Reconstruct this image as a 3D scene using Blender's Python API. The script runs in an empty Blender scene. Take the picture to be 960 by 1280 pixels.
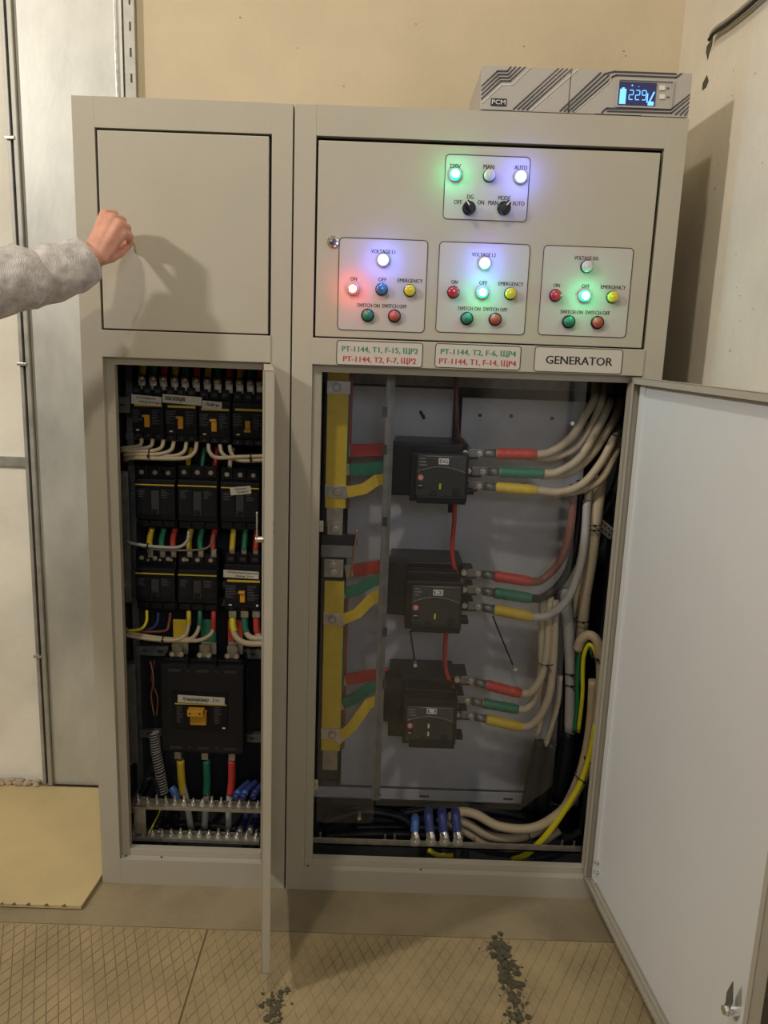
import bpy, bmesh, math, random
from mathutils import Vector, Matrix
random.seed(7)
sc = bpy.context.scene
col = sc.collection

# ------------------------------------------------------------------ camera (surveyed from the cabinet fronts)
CAM = Vector((.6919, -1.8739, 1.4088)); YAW, PIT, ROL, FPX = -.0045, -.2066, -.0364, 1013.9
RM = Matrix.Rotation(YAW, 3, 'Z') @ Matrix.Rotation(PIT, 3, 'X') @ Matrix.Rotation(ROL, 3, 'Y')
cd = bpy.data.cameras.new('camera'); cam = bpy.data.objects.new('camera', cd); col.objects.link(cam)
cd.sensor_fit = 'HORIZONTAL'; cd.sensor_width = 36; cd.lens = FPX / 960 * 36; cd.clip_start = .02
mc = Matrix((RM.col[0], RM.col[2], -RM.col[1])).transposed()
cam.matrix_world = Matrix.Translation(CAM) @ mc.to_4x4()
sc.camera = cam
# ------------------------------------------------------------------ world, lights, exposure
w = bpy.data.worlds.new('world'); sc.world = w; w.use_nodes = True
w.node_tree.nodes['Background'].inputs[0].default_value = (.9, .95, 1, 1)
w.node_tree.nodes['Background'].inputs[1].default_value = .02
vs = sc.view_settings; vs.view_transform = 'Standard'; vs.look = 'None'; vs.gamma = 1; vs.use_curve_mapping = False
vs.exposure = 0.0
def area(name, loc, target, size, sy, power, colr):
    l = bpy.data.lights.new(name, 'AREA'); l.shape = 'RECTANGLE'; l.size = size; l.size_y = sy; l.energy = power; l.color = colr
    o = bpy.data.objects.new(name, l); col.objects.link(o); o.location = loc
    o.rotation_euler = (Vector(target) - Vector(loc)).to_track_quat('-Z', 'Y').to_euler(); return o
area('ceiling_lamp_light', (.06, -1.72, 3.3), (.65, 0, 1.1), .12, .12, 21, (1, .90, .72))
area('side_lamp_light', (-1.95, -1.75, 2.75), (.6, .1, .9), .18, .18, 48, (1, .94, .86))
area('rear_fill_light', (1.22, -3.7, 2.3), (.8, .3, .7), 1.1, .6, 17, (.88, .94, 1))  # cool fill added behind the camera to brighten the interior, no known lamp

# ------------------------------------------------------------------ pixel survey -> world point on a plane
def ray(u, v): return RM @ Vector(((u - 480) / FPX, 1, (640 - v) / FPX))
def at(u, v, y): d = ray(u, v); return CAM + d * ((y - CAM.y) / d.y)
def atz(u, v, z=0.): d = ray(u, v); return CAM + d * ((z - CAM.z) / d.z)
def atx(u, v, x): d = ray(u, v); return CAM + d * ((x - CAM.x) / d.x)
def scl(u, v, y): return FPX / ((RM.transposed() @ (at(u, v, y) - CAM)).y)   # pixels per metre there

# ------------------------------------------------------------------ materials
MATS = {}
def mat(name, colr, rough=.5, metal=0., noise=0., nscale=8., bump=0., bscale=200., emit=None, estr=0., dark=None, spec=.5, coat=0, sss=0, stretch=None):
    if name in MATS: return MATS[name]
    m = bpy.data.materials.new(name); m.use_nodes = True; nt = m.node_tree; N = nt.nodes; L = nt.links; b = N['Principled BSDF']
    b.inputs['Base Color'].default_value = (*colr, 1); b.inputs['Roughness'].default_value = rough; b.inputs['Metallic'].default_value = metal
    b.inputs['Specular IOR Level'].default_value = spec
    if coat: b.inputs['Coat Weight'].default_value = coat
    if sss: b.inputs['Subsurface Weight'].default_value = sss; b.inputs['Subsurface Radius'].default_value = (.012, .004, .002)
    tc = N.new('ShaderNodeTexCoord'); mp = N.new('ShaderNodeMapping'); L.new(tc.outputs['Object'], mp.inputs[0])
    if stretch: mp.inputs['Scale'].default_value = stretch
    if noise:
        n = N.new('ShaderNodeTexNoise'); n.inputs['Scale'].default_value = nscale; n.inputs['Detail'].default_value = 8; n.inputs['Roughness'].default_value = .62
        L.new(mp.outputs[0], n.inputs['Vector'])
        cr = N.new('ShaderNodeValToRGB'); L.new(n.outputs[0], cr.inputs[0])
        d = dark or tuple(c * (1 - noise) for c in colr)
        cr.color_ramp.elements[0].color = (*d, 1); cr.color_ramp.elements[0].position = .32
        cr.color_ramp.elements[1].color = (*[min(1, c * (1 + noise * .35)) for c in colr], 1); cr.color_ramp.elements[1].position = .62
        L.new(cr.outputs[0], b.inputs['Base Color'])
        if metal:
            mr = N.new('ShaderNodeMapRange'); mr.inputs['To Min'].default_value = rough * .8; mr.inputs['To Max'].default_value = min(1, rough * 1.3)
            L.new(n.outputs[0], mr.inputs[0]); L.new(mr.outputs[0], b.inputs['Roughness'])
    if bump:
        n2 = N.new('ShaderNodeTexNoise'); n2.inputs['Scale'].default_value = bscale; n2.inputs['Detail'].default_value = 4; L.new(mp.outputs[0], n2.inputs['Vector'])
        bp = N.new('ShaderNodeBump'); bp.inputs['Strength'].default_value = bump; bp.inputs['Distance'].default_value = .002
        L.new(n2.outputs[0], bp.inputs['Height']); L.new(bp.outputs[0], b.inputs['Normal'])
    if emit: b.inputs['Emission Color'].default_value = (*emit, 1); b.inputs['Emission Strength'].default_value = estr
    MATS[name] = m; return m
PAINT = mat('cabinet_paint', (.42, .385, .315), .42, noise=.05, nscale=3, bump=.12, bscale=700)
PAINTI = mat('door_inside_paint', (.68, .69, .69), .40, noise=.04, nscale=2, bump=.1, bscale=500)
STRIP = mat('panel_label', (.46, .43, .41), .35)
PLATE = mat('nameplate', (.52, .48, .43), .3)
INK = mat('black_ink', (.012, .012, .014), .5)
INKG = mat('green_ink', (.03, .20, .11), .5); INKR = mat('red_ink', (.42, .03, .04), .5)
PLASTER = mat('warm_plaster', (.60, .51, .36), .9, noise=.10, nscale=2.2, bump=.5, bscale=60)
PLASTER2 = mat('pale_plaster', (.74, .68, .57), .9, noise=.12, nscale=3, bump=.6, bscale=50)
WHITEW = mat('whitewashed_wall', (.80, .76, .66), .92, noise=.10, nscale=4, bump=.9, bscale=35)
GALV = mat('galvanised_sheet', (.58, .58, .54), .45, .55, noise=.22, nscale=5, bump=.1, bscale=90, stretch=(1, 1, .5))
GALVD = mat('galvanised_profile', (.42, .41, .37), .5, .7, noise=.2, nscale=20)
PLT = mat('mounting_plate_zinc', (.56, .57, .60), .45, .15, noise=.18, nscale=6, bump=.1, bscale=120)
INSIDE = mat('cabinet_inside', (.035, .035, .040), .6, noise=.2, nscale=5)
RAILM = mat('rail_zinc', (.20, .20, .20), .45, .6, noise=.25, nscale=40)
STEEL = mat('steel', (.62, .60, .55), .3, .9, noise=.2, nscale=60)
TIN = mat('tinned_copper', (.40, .37, .31), .42, .7, noise=.25, nscale=50)
CHROME = mat('chrome', (.8, .8, .8), .12, 1.)
BLK = mat('black_plastic', (.008, .008, .010), .36, spec=.3)
BLK2 = mat('charcoal_plastic', (.008, .008, .011), .44, spec=.25, noise=.1, nscale=30)
BLK3 = mat('grey_plastic', (.013, .013, .017), .42, spec=.25)
RUB = mat('black_rubber', (.012, .012, .012), .7)
YEL = mat('yellow_sleeve', (.60, .43, .03), .4, noise=.12, nscale=40); RED = mat('red_sleeve', (.50, .045, .035), .45, noise=.1, nscale=40)
GRN = mat('green_sleeve', (.015, .17, .10), .45, noise=.1, nscale=40); BLU = mat('blue_sleeve', (.05, .14, .42), .4)
DBLU = mat('dark_blue_sleeve', (.035, .05, .20), .45)
CREAM = mat('cream_cable', (.50, .41, .28), .45, noise=.08, nscale=30); GRYC = mat('grey_cable', (.42, .40, .38), .45, noise=.08, nscale=30)
REDC = mat('red_brown_cable', (.22, .07, .045), .4); GYC = mat('bright_yellow_cable', (.68, .60, .02), .4)
ORG = mat('orange_toggle', (.62, .30, .02), .4); YST = mat('yellow_stripe', (.62, .45, .04), .5)
PAPER = mat('paper_label', (.62, .58, .50), .8, noise=.06, nscale=60); WHT = mat('white_plastic', (.75, .74, .70), .4)
COPPER = mat('copper', (.55, .25, .13), .35, .8)
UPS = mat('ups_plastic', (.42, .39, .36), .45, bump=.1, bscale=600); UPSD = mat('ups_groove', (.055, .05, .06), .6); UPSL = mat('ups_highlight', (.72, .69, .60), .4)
SKIN = mat('skin', (.62, .30, .21), .5, noise=.16, nscale=45, bump=.25, bscale=300, sss=.12)
CONC = mat('concrete', (.27, .215, .13), .85, noise=.28, nscale=4, bump=.6, bscale=80)
FPL = mat('painted_floor_plate', (.34, .26, .14), .6, noise=.25, nscale=5, bump=.4, bscale=90)
FPLR = mat('floor_plate_ridge', (.275, .212, .12), .65, noise=.3, nscale=6)
MATM = mat('floor_sheet_board', (.52, .41, .21), .6, noise=.14, nscale=3, bump=.3, bscale=40)
DIRT = mat('dirt', (.085, .075, .045), .95, noise=.5, nscale=80)
LCDB = mat('lcd_backlight', (.01, .01, .03), .2, emit=(.02, .03, .12), estr=.5)
LCDS = mat('lcd_segment', (.1, .3, 1), .3, emit=(.10, .33, 1), estr=2.2)
def lens(n, c, e=None, s=0): return mat(n, c, .18, spec=.7, coat=.4, emit=e, estr=s)
L_W = lens('lens_clear', (.55, .55, .56)); L_R = lens('lens_red', (.42, .03, .05)); L_Y = lens('lens_yellow', (.62, .52, .03)); L_B = lens('lens_blue', (.03, .15, .36))
L_RL = lens('lens_red_lit', (.5, .05, .05), (1, .03, .03), 3.5); L_GL = lens('lens_green_lit', (.1, .6, .3), (.0, 1, .33), 2.2); L_BL = lens('lens_blue_lit', (.3, .4, 1), (.10, .16, 1), 5)
HOT = lens('lit_core', (1, 1, 1), (.75, .85, 1), 14); HOTR = lens('lit_core_red', (1, 1, .9), (1, .75, .45), 12)
B_G = mat('green_button', (.03, .20, .13), .4); B_R = mat('red_button', (.42, .09, .06), .4)
def acrylic():
    m = bpy.data.materials.new('clear_acrylic'); m.use_nodes = True; N = m.node_tree.nodes; L = m.node_tree.links; N.clear()
    o = N.new('ShaderNodeOutputMaterial'); t = N.new('ShaderNodeBsdfTransparent'); t.inputs[0].default_value = (.955, .96, .98, 1)
    g = N.new('ShaderNodeBsdfGlossy'); g.inputs['Roughness'].default_value = .05; fr = N.new('ShaderNodeFresnel'); fr.inputs[0].default_value = 1.5
    d = N.new('ShaderNodeBsdfDiffuse'); d.inputs[0].default_value = (.45, .46, .55, 1)
    ge = N.new('ShaderNodeNewGeometry'); fm = N.new('ShaderNodeMath'); fm.operation = 'MULTIPLY'; inv = N.new('ShaderNodeMath'); inv.operation = 'SUBTRACT'; inv.inputs[0].default_value = 1.7
    im = N.new('ShaderNodeMath'); im.operation = 'MULTIPLY'; im.inputs[1].default_value = 1.7; L.new(ge.outputs['Backfacing'], im.inputs[0]); L.new(im.outputs[0], inv.inputs[1]); L.new(fr.outputs[0], fm.inputs[0]); L.new(inv.outputs[0], fm.inputs[1])
    m1 = N.new('ShaderNodeMixShader'); m2 = N.new('ShaderNodeMixShader'); m1.inputs[0].default_value = .006
    L.new(t.outputs[0], m1.inputs[1]); L.new(d.outputs[0], m1.inputs[2]); L.new(fm.outputs[0], m2.inputs[0]); L.new(m1.outputs[0], m2.inputs[1]); L.new(g.outputs[0], m2.inputs[2]); L.new(m2.outputs[0], o.inputs[0])
    return m
ACR = acrylic()
def knit():
    m = mat('knit_wool', (.54, .51, .50), .95, noise=.38, nscale=38); N = m.node_tree.nodes; L = m.node_tree.links; b = N['Principled BSDF']
    tc = N.new('ShaderNodeTexCoord'); wv = N.new('ShaderNodeTexWave'); wv.inputs['Scale'].default_value = 110; wv.inputs['Distortion'].default_value = 9; wv.bands_direction = 'X'
    wv.inputs['Detail'].default_value = 3; L.new(tc.outputs['Object'], wv.inputs[0]); bp = N.new('ShaderNodeBump'); bp.inputs['Strength'].default_value = .45; bp.inputs['Distance'].default_value = .002
    L.new(wv.outputs[0], bp.inputs['Height']); L.new(bp.outputs[0], b.inputs['Normal']); b.inputs['Sheen Weight'].default_value = .3; return m
KNIT = knit()

# ------------------------------------------------------------------ scene-graph helpers
def root_loc(o):
    while o is not None and o.parent is not None: o = o.parent
    return Vector(o.location) if o is not None else Vector((0, 0, 0))
def tag(o, label=None, cat=None, group=None, kind=None):
    if label: o['label'] = label
    if cat: o['category'] = cat
    if group: o['group'] = group
    if kind: o['kind'] = kind
    return o
def thing(name, label, cat, loc=(0, 0, 0), group=None):
    o = bpy.data.objects.new(name, None); o.empty_display_size = .05; col.objects.link(o); o.location = loc
    return tag(o, label, cat, group)
def copy_tree(o, parent=None):
    c = o.copy(); col.objects.link(c); c.parent = parent
    for ch in list(o.children): copy_tree(ch, c)
    return c
class MB:
    def __init__(s): s.bm = bmesh.new()
    def box(s, x0, x1, y0, y1, z0, z1, bev=0):
        c = Vector(((x0 + x1) / 2, (y0 + y1) / 2, (z0 + z1) / 2)); r = bmesh.ops.create_cube(s.bm, size=1)
        for v in r['verts']: v.co = Vector((v.co.x * abs(x1 - x0), v.co.y * abs(y1 - y0), v.co.z * abs(z1 - z0))) + c
        if bev:
            es = list({e for v in r['verts'] for e in v.link_edges})
            bmesh.ops.bevel(s.bm, geom=es, offset=bev, segments=2, affect='EDGES', profile=.6)
        return s
    def cyl(s, c, r, h, axis='Y', n=20, r2=None, cap=True):
        q = bmesh.ops.create_cone(s.bm, cap_ends=cap, segments=n, radius1=r, radius2=r if r2 is None else r2, depth=h)
        M = {'Z': Matrix(), 'Y': Matrix.Rotation(math.pi / 2, 4, 'X'), 'X': Matrix.Rotation(math.pi / 2, 4, 'Y')}[axis] if isinstance(axis, str) else axis.to_track_quat('Z', 'Y').to_matrix().to_4x4()
        for v in q['verts']: v.co = (M @ v.co) + Vector(c)
        return s
    def dome(s, c, r, h, n=20):      # bulging toward -Y
        q = bmesh.ops.create_uvsphere(s.bm, u_segments=n, v_segments=10, radius=1)
        for v in q['verts']: v.co = Vector((v.co.x * r, min(0, v.co.y) * h, v.co.z * r)) + Vector(c)
        return s
    def ell(s, c, rx, ry, rz, n=16):
        q = bmesh.ops.create_uvsphere(s.bm, u_segments=n, v_segments=n // 2 + 2, radius=1)
        for v in q['verts']: v.co = Vector((v.co.x * rx, v.co.y * ry, v.co.z * rz)) + Vector(c)
        return s
    def prism(s, poly, y0, y1):      # poly in x,z
        a = [s.bm.verts.new((p[0], y0, p[1])) for p in poly]; b = [s.bm.verts.new((p[0], y1, p[1])) for p in poly]
        n = len(poly); s.bm.faces.new(a); s.bm.faces.new(b[::-1])
        for i in range(n): s.bm.faces.new((a[i], b[i], b[(i + 1) % n], a[(i + 1) % n]))
        return s
    def slab(s, poly, z0, z1):       # poly in x,y
        a = [s.bm.verts.new((p[0], p[1], z0)) for p in poly]; b = [s.bm.verts.new((p[0], p[1], z1)) for p in poly]
        n = len(poly); s.bm.faces.new(a); s.bm.faces.new(b[::-1])
        for i in range(n): s.bm.faces.new((a[i], b[i], b[(i + 1) % n], a[(i + 1) % n]))
        return s
    def tube(s, pts, r, n=10, smooth=True, flat=None, cap=True):
        pts = [Vector(p) for p in pts]; rr = r if isinstance(r, (list, tuple)) else None
        if smooth and len(pts) > 2:
            out = []; rad = []
            P = [pts[0] * 2 - pts[1]] + pts + [pts[-1] * 2 - pts[-2]]
            for i in range(1, len(P) - 2):
                for k in range(6):
                    t = k / 6; a, b, c, d = P[i - 1:i + 3]
                    out.append(.5 * ((2 * b) + (c - a) * t + (2 * a - 5 * b + 4 * c - d) * t * t + (3 * b - a - 3 * c + d) * t ** 3))
                    if rr: rad.append(rr[i - 1] * (1 - t) + rr[i] * t)
            out.append(pts[-1]); pts = out
            if rr: rad.append(rr[-1]); rr = rad
        rings = []; up = None
        for i, p in enumerate(pts):
            d = (pts[min(i + 1, len(pts) - 1)] - pts[max(i - 1, 0)]).normalized()
            if up is None: up = d.orthogonal().normalized() if flat is None else Vector(flat)
            x = (up - d * up.dot(d)).normalized(); y = d.cross(x); up = x; q = rr[i] if rr else r
            if flat is None: rings.append([s.bm.verts.new(p + (x * math.cos(6.28318 * k / n) + y * math.sin(6.28318 * k / n)) * q) for k in range(n)])
            else: rings.append([s.bm.verts.new(p + x * q * a + y * flat_t * b) for a, b in ((1, 1), (-1, 1), (-1, -1), (1, -1))])
        m = len(rings[0])
        for a, b in zip(rings, rings[1:]):
            for k in range(m): s.bm.faces.new((a[k], a[(k + 1) % m], b[(k + 1) % m], b[k])).smooth = flat is None
        if cap: s.bm.faces.new(rings[0][::-1]); s.bm.faces.new(rings[-1])
        return s
    def xform(s, M):
        bmesh.ops.transform(s.bm, matrix=M, verts=s.bm.verts); return s
    def build(s, name, m, parent=None, smooth=False, origin=None, **k):
        bmesh.ops.recalc_face_normals(s.bm, faces=s.bm.faces)
        off = root_loc(parent) if parent is not None else (Vector(origin) if origin is not None else None)
        if off is not None: bmesh.ops.translate(s.bm, vec=-off, verts=s.bm.verts)
        me = bpy.data.meshes.new(name); s.bm.to_mesh(me); s.bm.free(); me.materials.append(m)
        if smooth:
            for p in me.polygons: p.use_smooth = True
        o = bpy.data.objects.new(name, me); col.objects.link(o); o.parent = parent
        if parent is None and origin is not None: o.location = origin
        return tag(o, **k)
flat_t = .002
def rrect(x0, x1, z0, z1, r, n=5):
    p = []
    for cx, cz, a in ((x1 - r, z1 - r, 0), (x0 + r, z1 - r, 90), (x0 + r, z0 + r, 180), (x1 - r, z0 + r, 270)):
        for k in range(n + 1): t = math.radians(a + 90 * k / n); p.append((cx + r * math.cos(t), cz + r * math.sin(t)))
    return p
def ring(mb, outer, inner, y0, y1):
    bm = mb.bm; n = len(outer)
    V = [[bm.verts.new((p[0], y, p[1])) for p in P] for P in (outer, inner) for y in (y0, y1)]
    for i in range(n):
        j = (i + 1) % n
        for a, b in ((0, 2), (0, 1), (2, 3), (1, 3)): bm.faces.new((V[a][i], V[a][j], V[b][j], V[b][i]))
def text_mb(mb, s, c, w, h, y, depth=.0004, shear=0, rot=0, bold=0):
    cu = bpy.data.curves.new('t', 'FONT'); cu.body = s; cu.align_x = 'CENTER'; cu.resolution_u = 2; cu.shear = shear
    o = bpy.data.objects.new('t', cu); col.objects.link(o); bpy.context.view_layer.update()
    me = bpy.data.meshes.new_from_object(o.evaluated_get(bpy.context.evaluated_depsgraph_get()))
    xs = [v.co.x for v in me.vertices]; ys = [v.co.y for v in me.vertices]
    if xs:
        x0, x1, y0, y1 = min(xs), max(xs), min(ys), max(ys); b2 = bmesh.new(); b2.from_mesh(me)
        for v in b2.verts:
            X = (v.co.x - (x0 + x1) / 2) / (x1 - x0) * w; Z = (v.co.y - (y0 + y1) / 2) / (y1 - y0) * h
            ca, sa = math.cos(rot), math.sin(rot); v.co = Vector((c[0] + X * ca - Z * sa, y, c[1] + X * sa + Z * ca))
        me2 = bpy.data.meshes.new('t2')
        for k in ((0,) if not bold else (-1, 0, 1)):      # heavier strokes: the same outline set twice more, a hair to each side
            bmesh.ops.translate(b2, vec=(k * h * bold * 2.2, -.00003 * k, 0), verts=b2.verts); b2.to_mesh(me2); mb.bm.from_mesh(me2); bmesh.ops.translate(b2, vec=(-k * h * bold * 2.2, .00003 * k, 0), verts=b2.verts)
        b2.free(); bpy.data.meshes.remove(me2)
    bpy.data.objects.remove(o); bpy.data.curves.remove(cu); bpy.data.meshes.remove(me); return mb

# ================================================================== THE ROOM
YB, XR = .47, 1.44            # back wall plane, right wall plane
def struct(name, mb, m): return mb.build(name, m, kind='structure')
ZC = 3.6
fl = struct('floor', MB().box(-3, XR, -4.2, YB, -.06, -.004), CONC)
struct('ceiling', MB().box(-3, XR, -4.2, YB, ZC, ZC + .05), PLASTER2)
wb = struct('wall_back', MB().box(-.05, XR, YB, YB + .1, -.05, ZC), PLASTER)
struct('wall_back', MB().box(-3, -.05, YB, YB + .1, -.05, ZC), WHITEW)
struct('wall_left', MB().box(-3.1, -3, -4.2, YB, -.05, ZC), WHITEW)
struct('wall_rear', MB().box(-3, XR, -4.3, -4.2, -.05, ZC), mat('dark_painted_wall', (.16, .155, .15), .8))
# right wall with the gouged corner holes
wr = struct('wall_right', MB().box(XR, XR + .1, -4.2, YB + .1, -.05, ZC), PLASTER2)
def gouge(pts, name='gouge'):
    mb = MB(); q = [atx(u, v, XR) for u, v in pts]
    vs_ = [mb.bm.verts.new((XR - .0012, p.y, p.z)) for p in q]; mb.bm.faces.new(vs_)
    r = bmesh.ops.extrude_face_region(mb.bm, geom=mb.bm.faces[:]); bmesh.ops.translate(mb.bm, vec=(.001, 0, 0), verts=[g for g in r['geom'] if isinstance(g, bmesh.types.BMVert)])
    mb.build(name, DIRT, wr)
gouge([(889, 50), (892, 44), (890, 57), (887, 66), (885, 75), (883, 66), (884, 58)])
gouge([(884, 94), (886, 101), (883, 109), (878, 113), (879, 104)])
# concrete apron in front of the cabinets and ribbed plates beyond it
MB().box(-2.6, XR, -.155, YB, -.004, 0).build('concrete_strip', CONC, fl)
def clip(p, q, x0, x1, y0, y1):
    t0, t1 = 0, 1; d = (q[0] - p[0], q[1] - p[1])
    for a, b, lo, hi in ((p[0], d[0], x0, x1), (p[1], d[1], y0, y1)):
        if abs(b) < 1e-9:
            if a < lo or a > hi: return None
            continue
        u, v = sorted(((lo - a) / b, (hi - a) / b)); t0, t1 = max(t0, u), min(t1, v)
    return None if t0 >= t1 else ((p[0] + d[0] * t0, p[1] + d[1] * t0), (p[0] + d[0] * t1, p[1] + d[1] * t1))
FPLR2 = mat('worn_plate_ridge', (.31, .24, .132), .6, noise=.5, nscale=5)
def floor_plate(x0, x1, y0, y1, dens=1):
    p = MB().box(x0, x1, y0, y1, -.004, 0, .0008).build('floor_plate', FPL, fl)
    mb = MB()
    for dx, step in ((-.40, .0262), (.56, .0285)):
        x = x0 - (y1 - y0); 
        while x < x1 + (y1 - y0):
            s = clip((x, y1), (x - dx * (y1 - y0), y0), x0 + .004, x1 - .004, y0 + .004, y1 - .004)
            if s:
                a, b = Vector(s[0]), Vector(s[1]); n = (b - a); L = n.length
                if L > .02:
                    n = Vector((-n.y, n.x)).normalized() * .0017
                    k = max(1, int(L / .25))
                    for i in range(k):
                        p0 = a.lerp(b, i / k); p1 = a.lerp(b, (i + 1) / k); t = [mb.bm.verts.new((*v, z)) for v, z in ((p0 - n, -.0002), (p0, .0013), (p0 + n, -.0002), (p1 - n, -.0002), (p1, .0013), (p1 + n, -.0002))]
                        mb.bm.faces.new((t[0], t[3], t[4], t[1])); mb.bm.faces.new((t[1], t[4], t[5], t[2]))
            x += step
    mb.build('ridges', FPLR if x0 < 0 else FPLR2, p, kind='stuff')
floor_plate(-.9, .307, -1.25, -.157); floor_plate(.312, 1.02, -1.25, -.157); floor_plate(1.026, XR - .003, -1.25, -.157)
# dirt along the second joint and under the left door
def dirt_patch(name, pts, rad, n, label):
    mb = MB()
    for i in range(n):
        t = random.random() * (len(pts) - 1); k = int(t); a, b = Vector(pts[k]), Vector(pts[k + 1]); p = a.lerp(b, t - k)
        r = (.12 + .9 * random.random() ** 3) * rad; wig = math.sin(p.y * 70) * rad * .5; x, y = p.x + wig + random.gauss(0, rad * 1.0), p.y + random.gauss(0, rad)
        k = random.randint(5, 7); a0 = random.random() * 6; pl = [(x + r * random.uniform(.45, 1) * math.cos(a0 + 6.283 * j / k), y + r * random.uniform(.45, 1) * math.sin(a0 + 6.283 * j / k)) for j in range(k)]
        mb.slab(pl, .0012, .0016 + r * .18)
    mb.build(name, DIRT, None, kind='stuff', label=label, cat='dirt')
A = lambda u, v: (*atz(u, v)[:2],)
dirt_patch('crumbs', [A(623, 1176), A(630, 1200), A(640, 1230), A(645, 1285)], .013, 300, 'dark crumbs of dirt packed along the floor plate joint')
dirt_patch('debris', [A(352, 1238), A(345, 1262), A(338, 1285)], .012, 80, 'dark gritty debris on floor near the narrow open door')
for (u, v) in ((702, 1165), (735, 1240)): pass
# raised floor sheet at the left
MB().slab([(-2.2, -.112), (-.016, -.106), (-.007, -.004), (-.007, .40), (-.09, YB - .04), (-2.2, YB - .04)], .0035, .012).build('floor_sheet', MATM, None, label='yellowish flat sheet lying on the floor left of the cabinets', cat='floor sheet')
fs = bpy.data.objects['floor_sheet']
MB().slab([(-2.2, -.1085), (-.018, -.1025), (-.009, -.003), (-.009, .40), (-.09, YB - .045), (-2.2, YB - .045)], .0, .0035).build('edge_shadow_layer', RUB, fs)  # black layer imitating the shadow line under the sheet's raised edge
for i in range(12): 
    x = random.uniform(-.55, -.04); MB().slab([(x, -.109), (x + random.uniform(.004, .015), -.109), (x + .006, -.100)], .012, .0124).build('chipped_spot', DIRT, fs)
rb = MB()
for i in range(70):
    x = random.uniform(-.62, -.345); y = YB - abs(random.gauss(.012, .014)); r = random.uniform(.003, .011); rb.ell((x, y - r - .003, .011 + r * .5), r * 1.4, r, r * .6, 6)
rb.build('rubble', mat('rubble', (.42, .33, .24), .95, noise=.4, nscale=60), None, kind='stuff', label='crumbled plaster rubble at the foot of the white wall', cat='rubble')
# trim strip on the left wall
p = at(0, 576, YB)
struct('trim_1', MB().box(-2.9, -.342, YB - .012, YB, p.z - .012, p.z + .014), GALVD)

# ---- galvanised duct panel left of the cabinets
t = thing('metal_duct', 'tall galvanised sheet duct standing against wall left of the cabinets', 'duct', (-.17, .45, .012))
DX0, DX1 = -.335, -.024
MB().box(DX0 + .032, DX1, .444, .448, .012, 3.4, .001).build('sheet', GALV, t)
MB().box(DX0, DX0 + .010, .436, .449, .012, 3.4, .002).box(DX0 + .018, DX0 + .031, .432, .449, .012, 3.4, .003).build('edge_seam', GALVD, t)
MB().box(DX0 + .010, DX0 + .018, .446, .449, .012, 3.4).build('seam_groove', INSIDE, t)
for v in (172, 455, 820): q = at(20, v, .43); MB().box(DX0 - .004, DX0 + .022, .428, .440, q.z - .004, q.z + .004, .001).build('clip', STEEL, t)
MB().box(DX1 - .018, DX1 - .012, .438, .446, .012, 3.4, .001).build('bright_edge', STEEL, t)
t = thing('perforated_channel', 'grey slotted metal channel on the wall beside the galvanised duct', 'channel', (0, .45, .02))
MB().box(-.0225, .008, .449, .468, .02, 3.4, .002).build('channel', GALVD, t)
for k in range(22):
    z = 1.93 + k * .062; 
    if z < 3.3: MB().box(-.006, -.002, .4475, .4495, z, z + .021).build('slot', INSIDE, t)
for (u, v, r) in ((300, 22, .004), (372, 60, .003), (430, 108, .0035), (520, 30, .003), (655, 58, .0035), (780, 64, .004), (782, 70, .003), (845, 112, .005)):
    q = at(u, v, YB); mb = MB(); mb.prism([(q.x + r * random.uniform(.5, 1.1) * math.cos(k), q.z + .7 * r * random.uniform(.5, 1.1) * math.sin(k)) for k in range(6)], YB - .0008, YB + .001); mb.build('wall_chip', mat('wall_chip_stain', (.33, .27, .18), .95), wb)
for i in range(14):
    q = atx(random.uniform(880, 955), random.uniform(60, 440), XR); r = random.uniform(.0015, .003); mb = MB(); mb.slab([(0, 0)], 0, 0) if False else None; mb.ell((XR, q.y, q.z), .0008, r, r * random.uniform(.4, 1.5), 6).build('wall_chip', mat('wall_chip_stain', (.33, .27, .18), .95), wr)
# cable on the right wall, top corner
pts = [atx(u, v, XR - .012) for u, v in ((889, 44), (895, 36), (912, 24), (935, 5), (965, -22), (1010, -60))]
t = thing('wall_cable', 'grey cable running up from the hole in the right wall', 'cable', pts[0])
MB().tube(pts, .0055, 8).build('sheath', GALVD, t); MB().tube([p + Vector((-.004, 0, -.010)) for p in pts], .004, 8).build('black_wire', RUB, t)

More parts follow.
